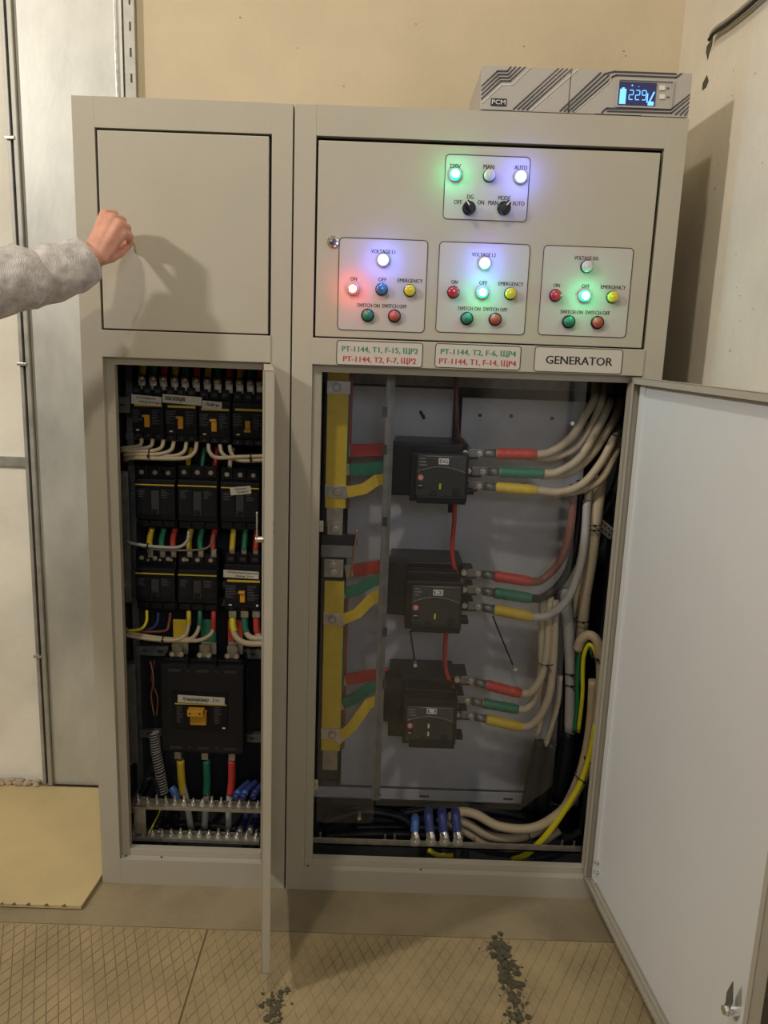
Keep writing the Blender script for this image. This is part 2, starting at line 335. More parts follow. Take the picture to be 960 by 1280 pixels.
# ================================================================== CABINETS
S, W, H, D = .4767, 1.3229, 1.9, .40
LA, LB, T1, T2, T3, T4 = .0484, .4297, 1.8379, 1.4133, 1.3533, .0706
RA, RB, t1_, t2_, t3_, t4_ = .5254, 1.2764, 1.8382, 1.4128, 1.3533, .0596
def cabinet(name, label, x0, x1, a, b, z1, z2, z3, z4):
    t = thing(name, label, 'cabinet', ((x0 + x1) / 2, 0, 0))
    MB().box(x0, a, 0, .022, 0, H, .001).box(b, x1, 0, .022, 0, H, .001).box(a, b, 0, .022, z1, H).box(a, b, 0, .022, 0, z4).build('front_frame', PAINT, t)
    m = MB().box(x0, x0 + .002, .022, D, 0, H).box(x1 - .002, x1, .022, D, 0, H).box(x0, x1, .022, D, H - .002, H).box(x0, x1, .022, D, 0.0, .003)
    m.build('housing', PAINT, t)
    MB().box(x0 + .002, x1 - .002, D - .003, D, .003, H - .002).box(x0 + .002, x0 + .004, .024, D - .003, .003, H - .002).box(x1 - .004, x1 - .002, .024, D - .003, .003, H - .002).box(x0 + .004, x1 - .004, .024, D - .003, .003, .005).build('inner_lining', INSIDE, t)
    MB().box(a - .001, b + .001, -.003, .020, z3, z2, .0015).build('cross_bar', PAINT, t)
    # rebate the lower door closes against
    MB().box(a, a + .020, .019, .040, z4, z3, .001).box(b - .020, b, .019, .040, z4, z3, .001).box(a + .02, b - .02, .019, .040, z3 - .017, z3).box(a + .02, b - .02, .019, .040, z4, z4 + .018, .001).build('door_rebate', PAINT, t)
    MB().box(a, b, .030, .034, z2, z1).build('gap_seal', BLK, t)
    return t
cl = cabinet('switch_cabinet', 'narrow tall grey metal cabinet holding rows of black breakers, left of the pair', 0, S - .0018, LA, LB, T1, T2, T3, T4)
cr_ = cabinet('control_cabinet', 'wide tall grey metal cabinet with lit control panel, right of the pair', S + .0018, W, RA, RB, t1_, t2_, t3_, t4_)
MB().box(LA + .005, LB - .006, 0, .028, T2 + .003, T1 - .005, .002).build('upper_door', PAINT, cl)
MB().box(RA + .005, RB - .007, 0, .028, t2_ + .003, t1_ - .009, .002).build('upper_door', PAINT, cr_)
# dirt nicks on sills
for c, (u, v) in ((cl, (158, 1073)), (cl, (202, 1071)), (cr_, (385, 1081)), (cr_, (526, 1086))):
    p = at(u, v, .015); MB().cyl((p.x, .014, T4 + .0005 if c is cl else t4_ + .0005), .003, .001, 'Z', 8).build('sill_hole', INSIDE, c)

# ---- swung-open lower doors (hinged on the right of each opening)
def door(par, hx, w, z0, z1, ang, th, name):
    M = Matrix.Translation((hx, 0, 0)) @ Matrix.Rotation(math.radians(ang), 4, 'Z')
    f = MB().box(-w, 0, 0, .0018, z0, z1, .0006).xform(M).build(name, PAINT, par)
    MB().box(-w, 0, .0018, th, z1 - .0018, z1).box(-w, 0, .0018, th, z0, z0 + .0018).box(-w, -w + .0018, .0018, th, z0, z1).box(-.0018, 0, .0018, th, z0, z1) \
        .box(-w, 0, th - .0016, th, z1 - .014, z1).box(-w, 0, th - .0016, th, z0, z0 + .014).box(-w, -w + .014, th - .0016, th, z0, z1).box(-.012, 0, th - .0016, th, z0, z1).xform(M).build('return_flange', PAINT, f)
    return f, M
ANG_L = math.degrees(math.atan2(-.37, .486 - LB)) + 180
dl, ML = door(cl, LB + .0035, .373, T4 - .001, T3 - .003, ANG_L, .0185, 'lower_door')
ANG_R = math.degrees(math.atan2(-.7514, 1.3197 + .022 - RB)) + 180
dr, MR = door(cr_, RB - .001, .752, t4_ + .001, t3_ - .003, ANG_R, .022, 'lower_door')
MB().box(-.745, -.016, .0018, .0024, t4_ + .018, t3_ - .02).xform(MR).build('inner_face', PAINTI, dr)
MB().box(-.040, -.013, .0024, .006, t4_ + .016, t3_ - .018, .001).xform(MR).build('stiffener_strip', PAINTI, dr)
MB().box(-.737, -.722, .0024, .006, t4_ + .016, t3_ - .018, .001).xform(MR).build('stiffener_strip', PAINTI, dr)
rm = LWp = None
# latch: chrome nut with a pointed tongue
LW = MR.inverted()
def on_door(u, v, off=.004):   # where the line of sight meets the inner door face, in door coordinates
    o = LW @ CAM; d = (LW.to_3x3() @ ray(u, v)); k = (off - o.y) / d.y; return o + d * k
p = on_door(921, 1262)
MB().cyl((p.x, .012, p.z), .010, .02, 'Y', 18).cyl((p.x, .024, p.z), .0085, .008, 'Y', 6).xform(MR).build('latch_nut', CHROME, dr, label='chrome latch nut')
mb = MB(); mb.prism([(p.x - .007, p.z + .004), (p.x - .013, p.z + .028), (p.x - .006, p.z + .062), (p.x + .006, p.z + .030), (p.x + .005, p.z + .004)], .021, .023); mb.xform(MR).build('latch_tongue', RAILM, dr)
q = on_door(779, 1183); MB().box(max(q.x, -.70) - .006, q.x + .006, .0180, .0222, t4_ + .0005, t4_ + .012).xform(MR) if False else None
for (u, v) in ((734, 1089), (748, 1078), (748, 1090)):
    q = on_door(u, v); MB().cyl((min(q.x, -.006), .008, q.z), .0035, .014, 'Y', 10).xform(MR).build('hinge_bolt', STEEL, dr)
MB().box(-.10, -.012, .0222, .0226, t4_ + .006, t4_ + .008).xform(MR).build('hinge_slot', INSIDE, dr)
# latch on the narrow door
for z in (1.052, 1.035):
    MB().box(-.330, -.318, -.0015, 0, z - .004, z + .006).xform(ML).build('lock_slot', INSIDE, dl)
pz = 1.025
MB().cyl((-.345, .026, pz), .006, .016, 'Y', 10).box(-.350, -.342, .030, .033, pz, pz + .055, .001).xform(ML).build('latch', STEEL, dl)

# ================================================================== CONTROL PANEL (on the wide cabinet's upper door)
YF = 0.0
def box_px(u0, v0, u1, v1, y):
    c = at((u0 + u1) / 2, (v0 + v1) / 2, y); s = scl((u0 + u1) / 2, (v0 + v1) / 2, y)
    return c.x - (u1 - u0) / 2 / s, c.x + (u1 - u0) / 2 / s, c.z - (v1 - v0) / 2 / s, c.z + (v1 - v0) / 2 / s
def plate(name, u0, v0, u1, v1, y, m, par, r=.010, label=None):
    x0, x1, z0, z1 = box_px(u0, v0, u1, v1, y)
    o = MB(); o.prism(rrect(x0, x1, z0, z1, r), y - .0006, y + .0002); o = o.build(name, m, par, label=label)
    q = MB(); e = .0016; ring(q, rrect(x0, x1, z0, z1, r), rrect(x0 + e, x1 - e, z0 + e, z1 - e, r - e), y - .0011, y - .0006); q.build('outline', INK, o)
    return o, (x0, x1, z0, z1)
def words(par, items, y, m, name='lettering', h=5.2):
    for s, u, v, wpx in items:
        c = at(u, v, y); k = scl(u, v, y); mb = MB(); text_mb(mb, s, (c.x, c.z), wpx / k, h / k, y, bold=.016); mb.build(name, m, par)
def lamp(par, u, v, m, lit=False, label=None, core=None):
    c = at(u, v, YF - .008)
    b = MB().cyl((c.x, YF - .0025, c.z), .0140, .005, 'Y', 24).build('indicator_lamp', PLATE if lit else BLK3, par, True, label=label)
    mb = MB().cyl((c.x, YF - .009, c.z), .0122, .009, 'Y', 24, cap=True)
    for k in range(12):
        a = k * math.pi / 6; mb.box(-.0005, .0005, -.0004, 0, .002, .011).bm
    mb.bm.free(); mb = MB().cyl((c.x, YF - .008, c.z), .0122, .009, 'Y', 24).dome((c.x, YF - .0125, c.z), .0118, .004, 24)
    mb.build('lens', m, b, True)
    if core:
        l = bpy.data.lights.new('lamp_glow', 'POINT'); l.energy = .42 if m is L_BL else .19; l.shadow_soft_size = .010; l.color = {L_BL: (.12, .18, 1), L_GL: (.03, 1, .4)}.get(m, (1, .04, .03))
        lo = bpy.data.objects.new('lamp_glow', l); col.objects.link(lo); lo.parent = b; lo.location = Vector((c.x, YF - .021, c.z)) - root_loc(par)
    if core: MB().dome((c.x, YF - .0163, c.z), .0100 if m is L_BL else .0080, .0014, 20).build('glowing_core', core, b, True)
    else: MB().cyl((c.x, YF - .0168, c.z), .0016, .001, 'Y', 8).build('lens_centre', m, b, True)
def button(par, u, v, m, label):
    c = at(u, v, YF - .006)
    b = MB().cyl((c.x, YF - .004, c.z), .0145, .008, 'Y', 26).build('push_button', BLK3, par, True, label=label)
    MB().cyl((c.x, YF - .0085, c.z), .0118, .003, 'Y', 24).build('button_cap', m, b, True)
def knob(par, u, v, rot, label):
    c = at(u, v, YF - .018); R_ = Matrix.Translation((c.x, 0, c.z)) @ Matrix.Rotation(math.radians(rot), 4, 'Y')
    b = MB().cyl((c.x, YF - .005, c.z), .0145, .010, 'Y', 26).build('selector_switch', BLK, par, True, label=label)
    MB().cyl((0, YF - .012, 0), .0118, .008, 'Y', 22).box(-.0055, .0055, YF - .033, YF - .012, -.0135, .0135, .002).xform(R_).build('knob_handle', BLK, b)
    MB().box(-.0012, .0012, YF - .0338, YF - .033, .003, .012).xform(R_).build('pointer_mark', WHT, b)
pm, _ = plate('mode_plate', 555, 197, 661, 274, YF, STRIP, cr_, label='panel plate with MAN and AUTO mode switches')
lamp(pm, 569, 218, L_GL, True, 'green lit lamp under 220V', HOT); lamp(pm, 612, 219, L_W, label='unlit clear lamp under MAN'); lamp(pm, 651, 221, L_BL, True, 'blue lit lamp under AUTO', HOT)
knob(pm, 587, 259, -38, 'black selector switch marked DG'); knob(pm, 631, 259, 40, 'black selector switch marked MODE')
words(pm, [('220V', 569, 207.5, 14), ('MAN', 611, 208.5, 13), ('AUTO', 651, 209.5, 16), ('DG', 588, 246, 8), ('OFF', 572.5, 252.5, 10), ('ON', 601, 253, 8), ('MODE', 630.5, 247.5, 15), ('MAN', 616.5, 253.5, 12), ('AUTO', 648, 254.5, 15)], YF - .0009, INK)
for (bx, by, px, lampm, lit, onm, onl, offm, offl, nm) in (
        (479, 325, (422.5, 301, 533, 413), L_BL, HOT, L_RL, HOTR, L_B, None, 'L1'),
        (606, 329, (546.5, 306, 659.5, 416), L_BL, HOT, L_R, None, L_GL, HOT, 'L2'),
        (734, 333, (675.5, 310.5, 787.5, 419.5), L_W, None, L_R, None, L_GL, HOT, 'DG')):
    pp, _ = plate('voltage_plate', *px, YF, STRIP, cr_, label='panel plate headed VOLTAGE ' + nm)
    dx = {'L1': 0, 'L2': 126, 'DG': 254}[nm]; dy = {'L1': 0, 'L2': 4, 'DG': 8.2}[nm]
    lamp(pp, bx, by, lampm, bool(lit), 'voltage lamp ' + nm, lit)
    lamp(pp, 441 + dx, 361 + dy, onm, bool(onl), 'red ON lamp', onl); lamp(pp, 477 + dx, 361.5 + dy, offm, bool(offl), 'OFF lamp', offl); lamp(pp, 512.3 + dx, 363 + dy, L_Y, label='yellow EMERGENCY lamp')
    button(pp, 459.5 + dx - (2.5 if nm == 'DG' else 2 if nm == 'L2' else 0), 394 + dy, B_G, 'green SWITCH ON button'); button(pp, 493 + dx, 395 + dy, B_R, 'red SWITCH OFF button')
    words(pp, [('VOLTAGE ' + nm, 479 + dx, 314.5 + dy, 30), ('ON', 442 + dx, 348.5 + dy, 8), ('OFF', 478 + dx, 349.5 + dy, 10), ('EMERGENCY', 512.7 + dx, 351 + dy, 31), ('SWITCH ON', 460.5 + dx, 381.8 + dy, 28), ('SWITCH OFF', 493 + dx, 382.8 + dy, 30.5)], YF - .0009, INK, h=4.6)
YM = -.003
n1, _ = plate('nameplate', 420.5, 427, 528.5, 457.5, YM, PLATE, cr_, .007, 'nameplate with T1, F-15 in green, left')
words(n1, [('PT-1144, T1, F-15, ЩP2', 475, 438, 95)], YM - .0009, INKG, h=8.5); words(n1, [('PT-1144, T2, F-7, ЩP2', 474.5, 450.5, 91)], YM - .0009, INKR, 'red_lettering', h=8.5)
n2, _ = plate('nameplate', 543.5, 431, 651, 461, YM, PLATE, cr_, .007, 'nameplate with T2, F-6 in green, middle')
words(n2, [('PT-1144, T2, F-6, ЩP4', 598, 441.5, 94)], YM - .0009, INKG, h=8.5); words(n2, [('PT-1144, T1, F-14, ЩP4', 597, 453.5, 96)], YM - .0009, INKR, 'red_lettering', h=8.5)
n3, _ = plate('nameplate', 667.5, 435, 778, 466, YM, PLATE, cr_, .007, 'nameplate reading GENERATOR')
words(n3, [('GENERATOR', 724, 451, 83)], YM - .0009, INK, h=10)
c = at(416, 302, -.003); k_ = MB(); k_.cyl((c.x, -.002, c.z), .0125, .005, 'Y', 26, r2=.0125); k_ = k_.build('lock', CHROME, cr_, True, label='round chrome cylinder lock')
MB().cyl((c.x, -.0052, c.z), .0080, .002, 'Y', 20).build('lock_recess', RAILM, k_, True); MB().box(-.001, .001, -.0072, -.006, -.006, .006).xform(Matrix.Translation((c.x, 0, c.z)) @ Matrix.Rotation(.7, 4, 'Y')).build('keyhole', INK, k_)

# ================================================================== UPS on top of the wide cabinet
YU = .002
ups = thing('power_supply', 'grey slatted power supply unit with blue display on top of the wide cabinet', 'power supply', (1.095, .1, H))
c0 = at(601, 137, YU); c1 = at(866, 118, YU); UX0, UX1, UZ0, UZ1 = .874, 1.3205, H + .002, 1.989
mb = MB(); mb.box(UX0, UX1, YU + .004, .27, UZ0, UZ1, .003); mb.build('case', UPS, ups)
ff = MB().box(UX0, 1.062, YU, YU + .004, UZ0, UZ1, .001).box(1.0645, UX1, YU, YU + .004, UZ0, UZ1, .001).build('front_panel', UPS, ups)
MB().box(UX0 + .006, UX0 + .07, YU - .0002, .02, H + .0003, UZ0 + .001).box(UX1 - .2, UX1 - .1, YU - .0002, .02, H + .0003, UZ0 + .001).build('foot', RUB, ups)
def strokes(polys, wid, y0, y1, m, name, par):
    mb = MB()
    for P in polys:
        q = [at(u, v, YU) for u, v in P]
        for a, b in zip(q, q[1:]):
            d = Vector((b.x - a.x, b.z - a.z)); L = d.length; d /= L; n = Vector((-d.y, d.x)) * wid / 2; e = d * wid * .2
            cl_ = lambda x, z: (min(max(x, UX0 + .0005), UX1 - .0005), min(max(z, UZ0), UZ1))
            mb.prism([cl_(a.x - e.x + n.x, a.z - e.y + n.y), cl_(b.x + e.x + n.x, b.z + e.y + n.y), cl_(b.x + e.x - n.x, b.z + e.y - n.y), cl_(a.x - e.x - n.x, a.z - e.y - n.y)], y0, y1)
    return mb.build(name, m, par)
dk = []
for i in range(4): dk.append([(601, 107.5 + 5.5 * i), (622 + i * 1.3, 89 + 4.1 * i), (634 + i * 1.1, 89.2 + 4.1 * i), (638.6 + 5.8 * i, 83 + .2 * i)])
for i in range(4): dk.append([(641.7 + 5.5 * i, 136.8 + .2 * i), (698 + 5.6 * i, 84.5 + .2 * i)])
for i in range(4): dk.append([(700 + 5.3 * i, 139 + .2 * i), (751 + 5 * i, 91 + 1.6 * i)] + ([(768, 89.6), (845, 92.6)] if i == 1 else [(770, 94), (845, 97), (852, 91.5)] if i == 3 else []))
dk += [[(752, 141), (758, 135.5), (838, 137.5), (863, 118)], [(759, 139), (839, 141.5), (864, 122.5)], [(844, 143.5), (864, 128)], [(850, 144), (864, 133.5)], [(856, 144.5), (864, 138.5)]]
strokes(dk, .0034, YU - .0012, YU + .0002, UPSD, 'dark_ridge', ff)
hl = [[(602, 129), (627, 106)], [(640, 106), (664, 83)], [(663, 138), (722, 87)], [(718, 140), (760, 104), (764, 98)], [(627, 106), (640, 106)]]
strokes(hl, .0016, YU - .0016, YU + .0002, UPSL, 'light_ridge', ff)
x0, x1, z0, z1 = box_px(613.5, 123.5, 633, 132, YU - .001); lg = MB().box(x0, x1, YU - .0022, YU, z0, z1, .0005).build('logo_plate', INK, ff)
mb = MB(); text_mb(mb, 'PCM', ((x0 + x1) / 2, (z0 + z1) / 2), (x1 - x0) * .86, (z1 - z0) * .62, YU - .0026); mb.build('logo_lettering', WHT, lg)
x0, x1, z0, z1 = box_px(770, 101, 840.5, 134, YU); bz = MB(); ring(bz, rrect(x0, x1, z0, z1, .003), rrect(x0 + .004, x1 - .002, z0 + .003, z1 - .003, .002), YU - .004, YU); bz = bz.build('display_bezel', UPS, ff)
x0, x1, z0, z1 = box_px(773.5, 104.5, 819.5, 131.5, YU); dsp = MB().box(x0, x1, YU - .002, YU, z0, z1).build('display', LCDB, ff)
mb = MB(); DW = x1 - x0; DH = z1 - z0; X = lambda a: x0 + DW * a; Z = lambda a: z0 + DH * a
mb.box(X(.02), X(.19), YU - .0026, YU - .002, Z(.06), Z(.70)); mb.box(X(.07), X(.14), YU - .0026, YU - .002, Z(.70), Z(.76))
def seg(mb, cx, cz, w_, h_, on):
    e = .0007; s = {'a': (0, 1, 1), 'g': (0, 0, 1), 'd': (0, -1, 1), 'f': (-1, .5, 0), 'b': (1, .5, 0), 'e': (-1, -.5, 0), 'c': (1, -.5, 0)}
    for k in on:
        a, b, hz = s[k]; px, pz = cx + a * w_ / 2, cz + b * h_ / 2
        if hz: mb.box(px - w_ / 2 + e, px + w_ / 2 - e, YU - .0026, YU - .002, pz - e, pz + e)
        else: mb.box(px - e, px + e, YU - .0026, YU - .002, pz - h_ / 4 + e * .6, pz + h_ / 4 - e * .6)
for i, on in enumerate(('abged', 'abged', 'abcdfg')): seg(mb, X(.33 + .175 * i), Z(.46), DW * .11, DH * .40, on)
mb.box(X(.76), X(.79), YU - .0026, YU - .002, Z(.15), Z(.55)); mb.prism([(X(.93), Z(.62)), (X(.97), Z(.62)), (X(.86), Z(.18)), (X(.82), Z(.18))], YU - .0026, YU - .002); mb.box(X(.80), X(.96), YU - .0026, YU - .002, Z(.03), Z(.20))
mb.cyl((X(.34), YU - .0023, Z(.86)), .0016, .0006, 'Y', 6); mb.cyl((X(.52), YU - .0023, Z(.82)), .0009, .0006, 'Y', 6)
mb.build('display_digits', LCDS, dsp)
for v in (110.5, 121.5): x0, x1, z0, z1 = box_px(824, v - 3, 831, v + 2.5, YU); MB().box(x0, x1, YU - .003, YU, z0, z1, .0008).build('button', UPSL, ff); q = at(835, v, YU); MB().cyl((q.x, YU - .001, q.z), .0018, .002, 'Y', 10).build('status_light', UPSD, ff)

# ================================================================== INSIDE: helpers
def px2w(path): return [at(u, v, y) for u, v, y in path]
def cable(label, path, r, m, cat='cable', name='cable', group=None, smooth=True):
    P = px2w(path) if not isinstance(path[0], Vector) else path
    rm = max(r) if isinstance(r, list) else r
    for p in P:      # keep every run inside its cabinet and off the floor pan
        lo, hi = (.007, S - .007) if P[0].x < S else (S + .007, W - .007)
        p.x = min(max(p.x, lo + rm), hi - rm); p.z = max(p.z, rm + .009)
    t = thing(name, label, cat, P[0], group); MB().tube(P, r, 10, smooth).build('sheath', m, t); t['_'] = 0; del t['_']
    return t
def tie(label, u, v, y, r, ang=0, n='cable_tie', axis=(1, 0, 0), tail=.012):
    c = at(u, v, y); a = Vector(axis).normalized(); q = a.orthogonal().normalized(); z = a.cross(q)
    t = thing(n, label, 'cable tie', c)
    P = [c + (q * math.cos(k * .5236) + z * math.sin(k * .5236)) * r for k in range(13)]
    MB().tube(P, .0016, 6, False).build('strap', RUB, t)
    h = c + Vector((0, -r - .001, 0)); MB().box(h.x - .003, h.x + .003, h.y - .003, h.y + .003, h.z - .003, h.z + .003, .0008).build('head', RUB, t)
    MB().tube([h, h + Vector((.5, -.6, -.6)) * tail], .001, 5, False).build('tail', RUB, t)
    return t
def screw(par, u, v, y, r=.004, name='bolt', m=None, ax='Y'):
    c = at(u, v, y) if not isinstance(u, Vector) else u
    o = MB().cyl(c, r * 1.5, .0012, ax, 16).build('washer' if name == 'bolt' else name, TIN, par)
    cc = c + (Vector((0, -.0026, 0)) if ax == 'Y' else Vector((0, 0, .0026))); MB().cyl(cc, r, .004, ax, 6).build(name, m or STEEL, par)

# ---- breakers, modelled at their own origin (centre of the back), facing -y
def breaker_small(u0, u1, vt, vb, stripe, label, lab=None, on=True, yfront=.175, white_dot=False):
    yb = .262; c = at((u0 + u1) / 2, (vt + vb) / 2, yfront); k = scl((u0 + u1) / 2, (vt + vb) / 2, yfront); w = (u1 - u0 - 1.2) / k; h = (vb - vt) / k
    t = thing('circuit_breaker', label, 'circuit breaker', (c.x, yb, c.z)); x0, x1 = c.x - w / 2, c.x + w / 2; z0, z1 = c.z - h / 2, c.z + h / 2
    Zv = lambda v: c.z - (v - (vt + vb) / 2) / k
    MB().box(x0, x1, yfront + .018, yb, z0, z1, .002).build('body', BLK2, t)
    zt, zb = Zv(stripe + 4.5), Zv(stripe + 37)
    MB().box(x0 + .001, x1 - .001, yfront + .004, yfront + .02, zb, z1 - .028, .002).build('cover', BLK3, t)
    MB().box(x0 + .003, x1 - .003, yfront, yfront + .006, zb + .002, zt, .0015).build('face', BLK2, t)
    MB().box(x0 + .008, x1 - .003, yfront + .002, yfront + .0045, zt + .003, zt + .0085).build('yellow_stripe', YST, t)
    # terminal blocks with slots
    for s_ in range(3):
        cx = x0 + w * (s_ + .5) / 3
        MB().box(cx - w * .13, cx + w * .13, yfront + .006, yfront + .02, z1 - .026, z1 - .001, .0015).build('terminal_cover', BLK2, t)
        MB().box(cx - w * .07, cx + w * .07, yfront + .0052, yfront + .0062, z1 - .018, z1 - .010).build('terminal_slot', INSIDE, t)
        q = MB().box(cx - w * .15, cx + w * .15, yfront + .008, yfront + .02, z0 + .001, z0 + .015, .0015).build('terminal_cover', BLK3, t)
        MB().cyl((cx, yfront + .0072, z0 + .008), .0035, .002, 'Y', 10).build('terminal_slot', INSIDE, q)
    cx = c.x + .001; zc = (zt + zb) / 2
    MB().box(cx - .009, cx + .009, yfront - .001, yfront + .001, zc - .019, zc + .019, .0005).build('toggle_slot', BLK, t)
    tg = MB().box(cx - .0065, cx + .0065, yfront - .006, yfront + .001, zc - .016, zc + .012, .001)
    if on: tg.box(cx - .010, cx + .007, yfront - .013, yfront - .002, zc + .010, zc + .0155, .001)
    else: tg.box(cx - .008, cx + .009, yfront - .013, yfront - .002, zc - .0165, zc - .010, .001)
    tg.build('toggle', ORG, t)
    MB().box(x0 + .012, x0 + .020, yfront - .0006, yfront + .001, zb + .007, zb + .0105).build('test_mark', WHT, t)
    if white_dot: MB().cyl((x1 - .009, yfront - .0003, zb + .009), .003, .0012, 'Y', 12).build('test_button', WHT, t)
    small_print(t, x0 + .003, cx - .012, zc - .006, zt - .006, yfront); small_print(t, cx + .012, x1 - .006, zc - .010, zt - .006, yfront)
    if lab:
        s, (a, b, vv0, vv1), rot = lab; paper(t, s, a, b, vv0, vv1, rot, yfront + .0015)
    return t
PRINT = mat('printed_marking', (.13, .13, .14), .6)
def small_print(par, x0, x1, z0, z1, y):
    mb = MB(); z = z1
    while z > z0: e = random.uniform(.45, 1); mb.box(x0, x0 + (x1 - x0) * e, y - .0003, y + .0002, z - .0010, z); z -= .0042
    mb.build('small_print', PRINT, par, kind='stuff')
def paper(par, lines, u0, u1, v0, v1, rot, y):
    c = at((u0 + u1) / 2, (v0 + v1) / 2, y); k = scl((u0 + u1) / 2, (v0 + v1) / 2, y); w, h = (u1 - u0) / k, (v1 - v0) / k
    M = Matrix.Translation((c.x, y - .0026, c.z)) @ Matrix.Rotation(rot, 4, 'Y')
    o = MB(); o.prism(rrect(-w / 2, w / 2, -h / 2, h / 2, .0008, 2), 0, .0008); o = o.xform(M).build('paper_label', PAPER, par, label='handwritten paper label')
    n = len(lines)
    for i, (s, fw, off) in enumerate(lines):
        mb = MB(); text_mb(mb, s, (off * w, h * ((n - 1) / 2 - i) * (.92 / n)), w * fw, h / n * .62, -.0004, shear=.3, bold=.012); mb.xform(M).build('handwriting', INK, o)
breaker_small(163, 204, 482, 549, 505, 'black breaker with a two line paper label, leftmost of the top row', ([('тройник', .68, 0), ('визуально', .72, .12)], (164.5, 202, 494.5, 506), .06))
breaker_small(205, 246, 484, 552, 507, 'black breaker with a long wide paper label, second in the top row', ([('вентиляция', .52, -.18), ('', .1, 0)][:1], (203.5, 252.5, 494.5, 505), .05))
breaker_small(247, 288, 487, 555, 510.5, 'black breaker with a short paper label, third in the top row', ([('Лифты', .75, 0)], (253, 277.5, 501.5, 511), .06))
breaker_small(289, 330, 490, 558, 511, 'black breaker without paper label, orange toggle down, top row right', None, on=False)
breaker_small(279.5, 326.5, 692, 767, 725, 'small black breaker with white label standing above the open cables', ([('Операционный', .86, .04), ('блок 2эт', .52, .1)], (279.5, 323.5, 713, 722.5), .03), white_dot=True)
def breaker_wide(u0, u1, vt, vb, stripe, label, lab=None, handle=True):
    yf = .185; yb = .262; c = at((u0 + u1) / 2, (vt + vb) / 2, yf); k = scl((u0 + u1) / 2, (vt + vb) / 2, yf); w = (u1 - u0 - 1) / k; h = (vb - vt) / k
    t = thing('wide_breaker', label, 'circuit breaker', (c.x, yb, c.z)); x0, x1 = c.x - w / 2, c.x + w / 2; z0, z1 = c.z - h / 2, c.z + h / 2
    zs = c.z - (stripe - (vt + vb) / 2) / k
    MB().box(x0, x1, yf + .014, yb, z0, z1, .002).build('body', BLK2, t)
    MB().box(x0 + .0005, x1 - .0005, yf + .002, yf + .016, z0 + .022, zs - .003, .002).build('cover', BLK, t)
    MB().box(x0 + .0005, x1 - .0005, yf + .004, yf + .016, zs, zs + .013, .003).build('top_lip', BLK3, t)
    MB().box(x0 + .002, x1 - .002, yf + .0005, yf + .004, zs - .0026, zs + .0002).build('yellow_stripe', YST, t)
    for sx in (0, 1):
        a = x0 + (.004 if not sx else w * .62); b = x0 + (w * .36 if not sx else w - .004); zt, zb = zs - .012, z0 + .036
        MB().box(a, b, yf, yf + .003, zb, zt, .0006).build('info_panel', BLK3, t); small_print(t, a + .005, b - .008, zt - .022, zt - .003, yf)
    if not sx: pass
    cx = c.x
    MB().box(cx - .010, cx + .010, yf + .0005, yf + .004, z0 + .036, zs - .016, .001).build('toggle_slot', INSIDE, t)
    MB().box(cx - .007, cx + .007, yf - .006, yf + .003, z0 + .040, z0 + .050, .0015).build('toggle', BLK3, t)
    for s_ in range(3):
        px = x0 + w * (s_ + .5) / 3
        MB().box(px - w * .14, px + w * .14, yf + .006, yf + .016, z1 - .028, z1 - .001, .002).build('terminal_cover', BLK, t)
        MB().box(px - w * .14, px + w * .14, yf + .006, yf + .016, z0 + .001, z0 + .018, .002).build('terminal_cover', BLK, t)
        screw(t, Vector((px, yf + .0055, z1 - .016)), 0, 0, .0042, 'terminal_screw')
    if lab: paper(t, *lab, y=yf)
    return t
breaker_wide(168, 219, 583, 661, 605.5, 'wide black breaker on the left of the second row')
breaker_wide(221, 272, 583, 663, 607, 'wide black breaker in the middle of the second row')
breaker_wide(274.5, 325, 586, 664, 609.5, 'wide black breaker with a tilted paper label on the right of the second row', ([('Тепло-', .6, .02), ('пункт', .6, .08)], 288, 314, 608, 618, -.12))
breaker_wide(168, 219, 690, 764, 716.5, 'wide black breaker on the left of the third row')
breaker_wide(221, 272, 692, 766, 718.5, 'wide black breaker in the middle of the third row')
# ---- main breaker
yf, yb = .165, .2495
c = at(252, 888, yf); k = scl(252, 888, yf); w = 104 / k; h = 128 / k; x0, x1, z0, z1 = c.x - w / 2, c.x + w / 2, c.z - h / 2, c.z + h / 2
t = thing('main_breaker', 'large charcoal main breaker with an orange T handle, lowest in the narrow cabinet', 'circuit breaker', (c.x, yb, c.z))
MB().box(x0 + .004, x1 - .004, yf + .02, yb, z0, z1, .004).build('body', BLK2, t)
MB().box(x0, x1, yf + .006, yf + .06, z0 + .012, z1 - .010, .004).build('cover', BLK3, t)
for s_ in range(3):
    px = x0 + w * (s_ + .5) / 3 + .002
    for zz, nm in ((z1 - .028, 'vent_slot'), (z0 + .024, 'vent_slot')): MB().prism(rrect(px - .017, px + .017, zz - .004, zz + .004, .0035), yf + .0054, yf + .0064).build(nm, INSIDE, t)
    if s_ < 2: MB().cyl((px + w / 6, yf + .0056, z1 - .028), .004, .001, 'Y', 12).cyl((px + w / 6, yf + .0056, z0 + .026), .004, .001, 'Y', 12).build('screw_hole', INSIDE, t); MB().box(px + w / 6 - .002, px + w / 6 + .002, yf - .004, yf + .02, z1 - .014, z1 + .022, .001).build('barrier', BLK2, t)
    for dx in (-.012, .012): screw(t, Vector((px + dx, yf + .03, z1 + .008)), 0, 0, .0055)
    MB().box(px - .014, px + .014, yf + .034, yf + .04, z1 - .01, z1 + .035, .001).build('terminal_tab', TIN, t)
    MB().box(px - .009, px + .009, yf + .022, yf + .05, z0 - .020, z0 + .014, .001).build('terminal_tab', TIN, t)
fx0, fx1, fz0, fz1 = box_px(215, 865, 284, 914, yf)
fp = MB().box(fx0, fx1, yf + .002, yf + .008, fz0, fz1, .001).build('face_plate', BLK2, t)
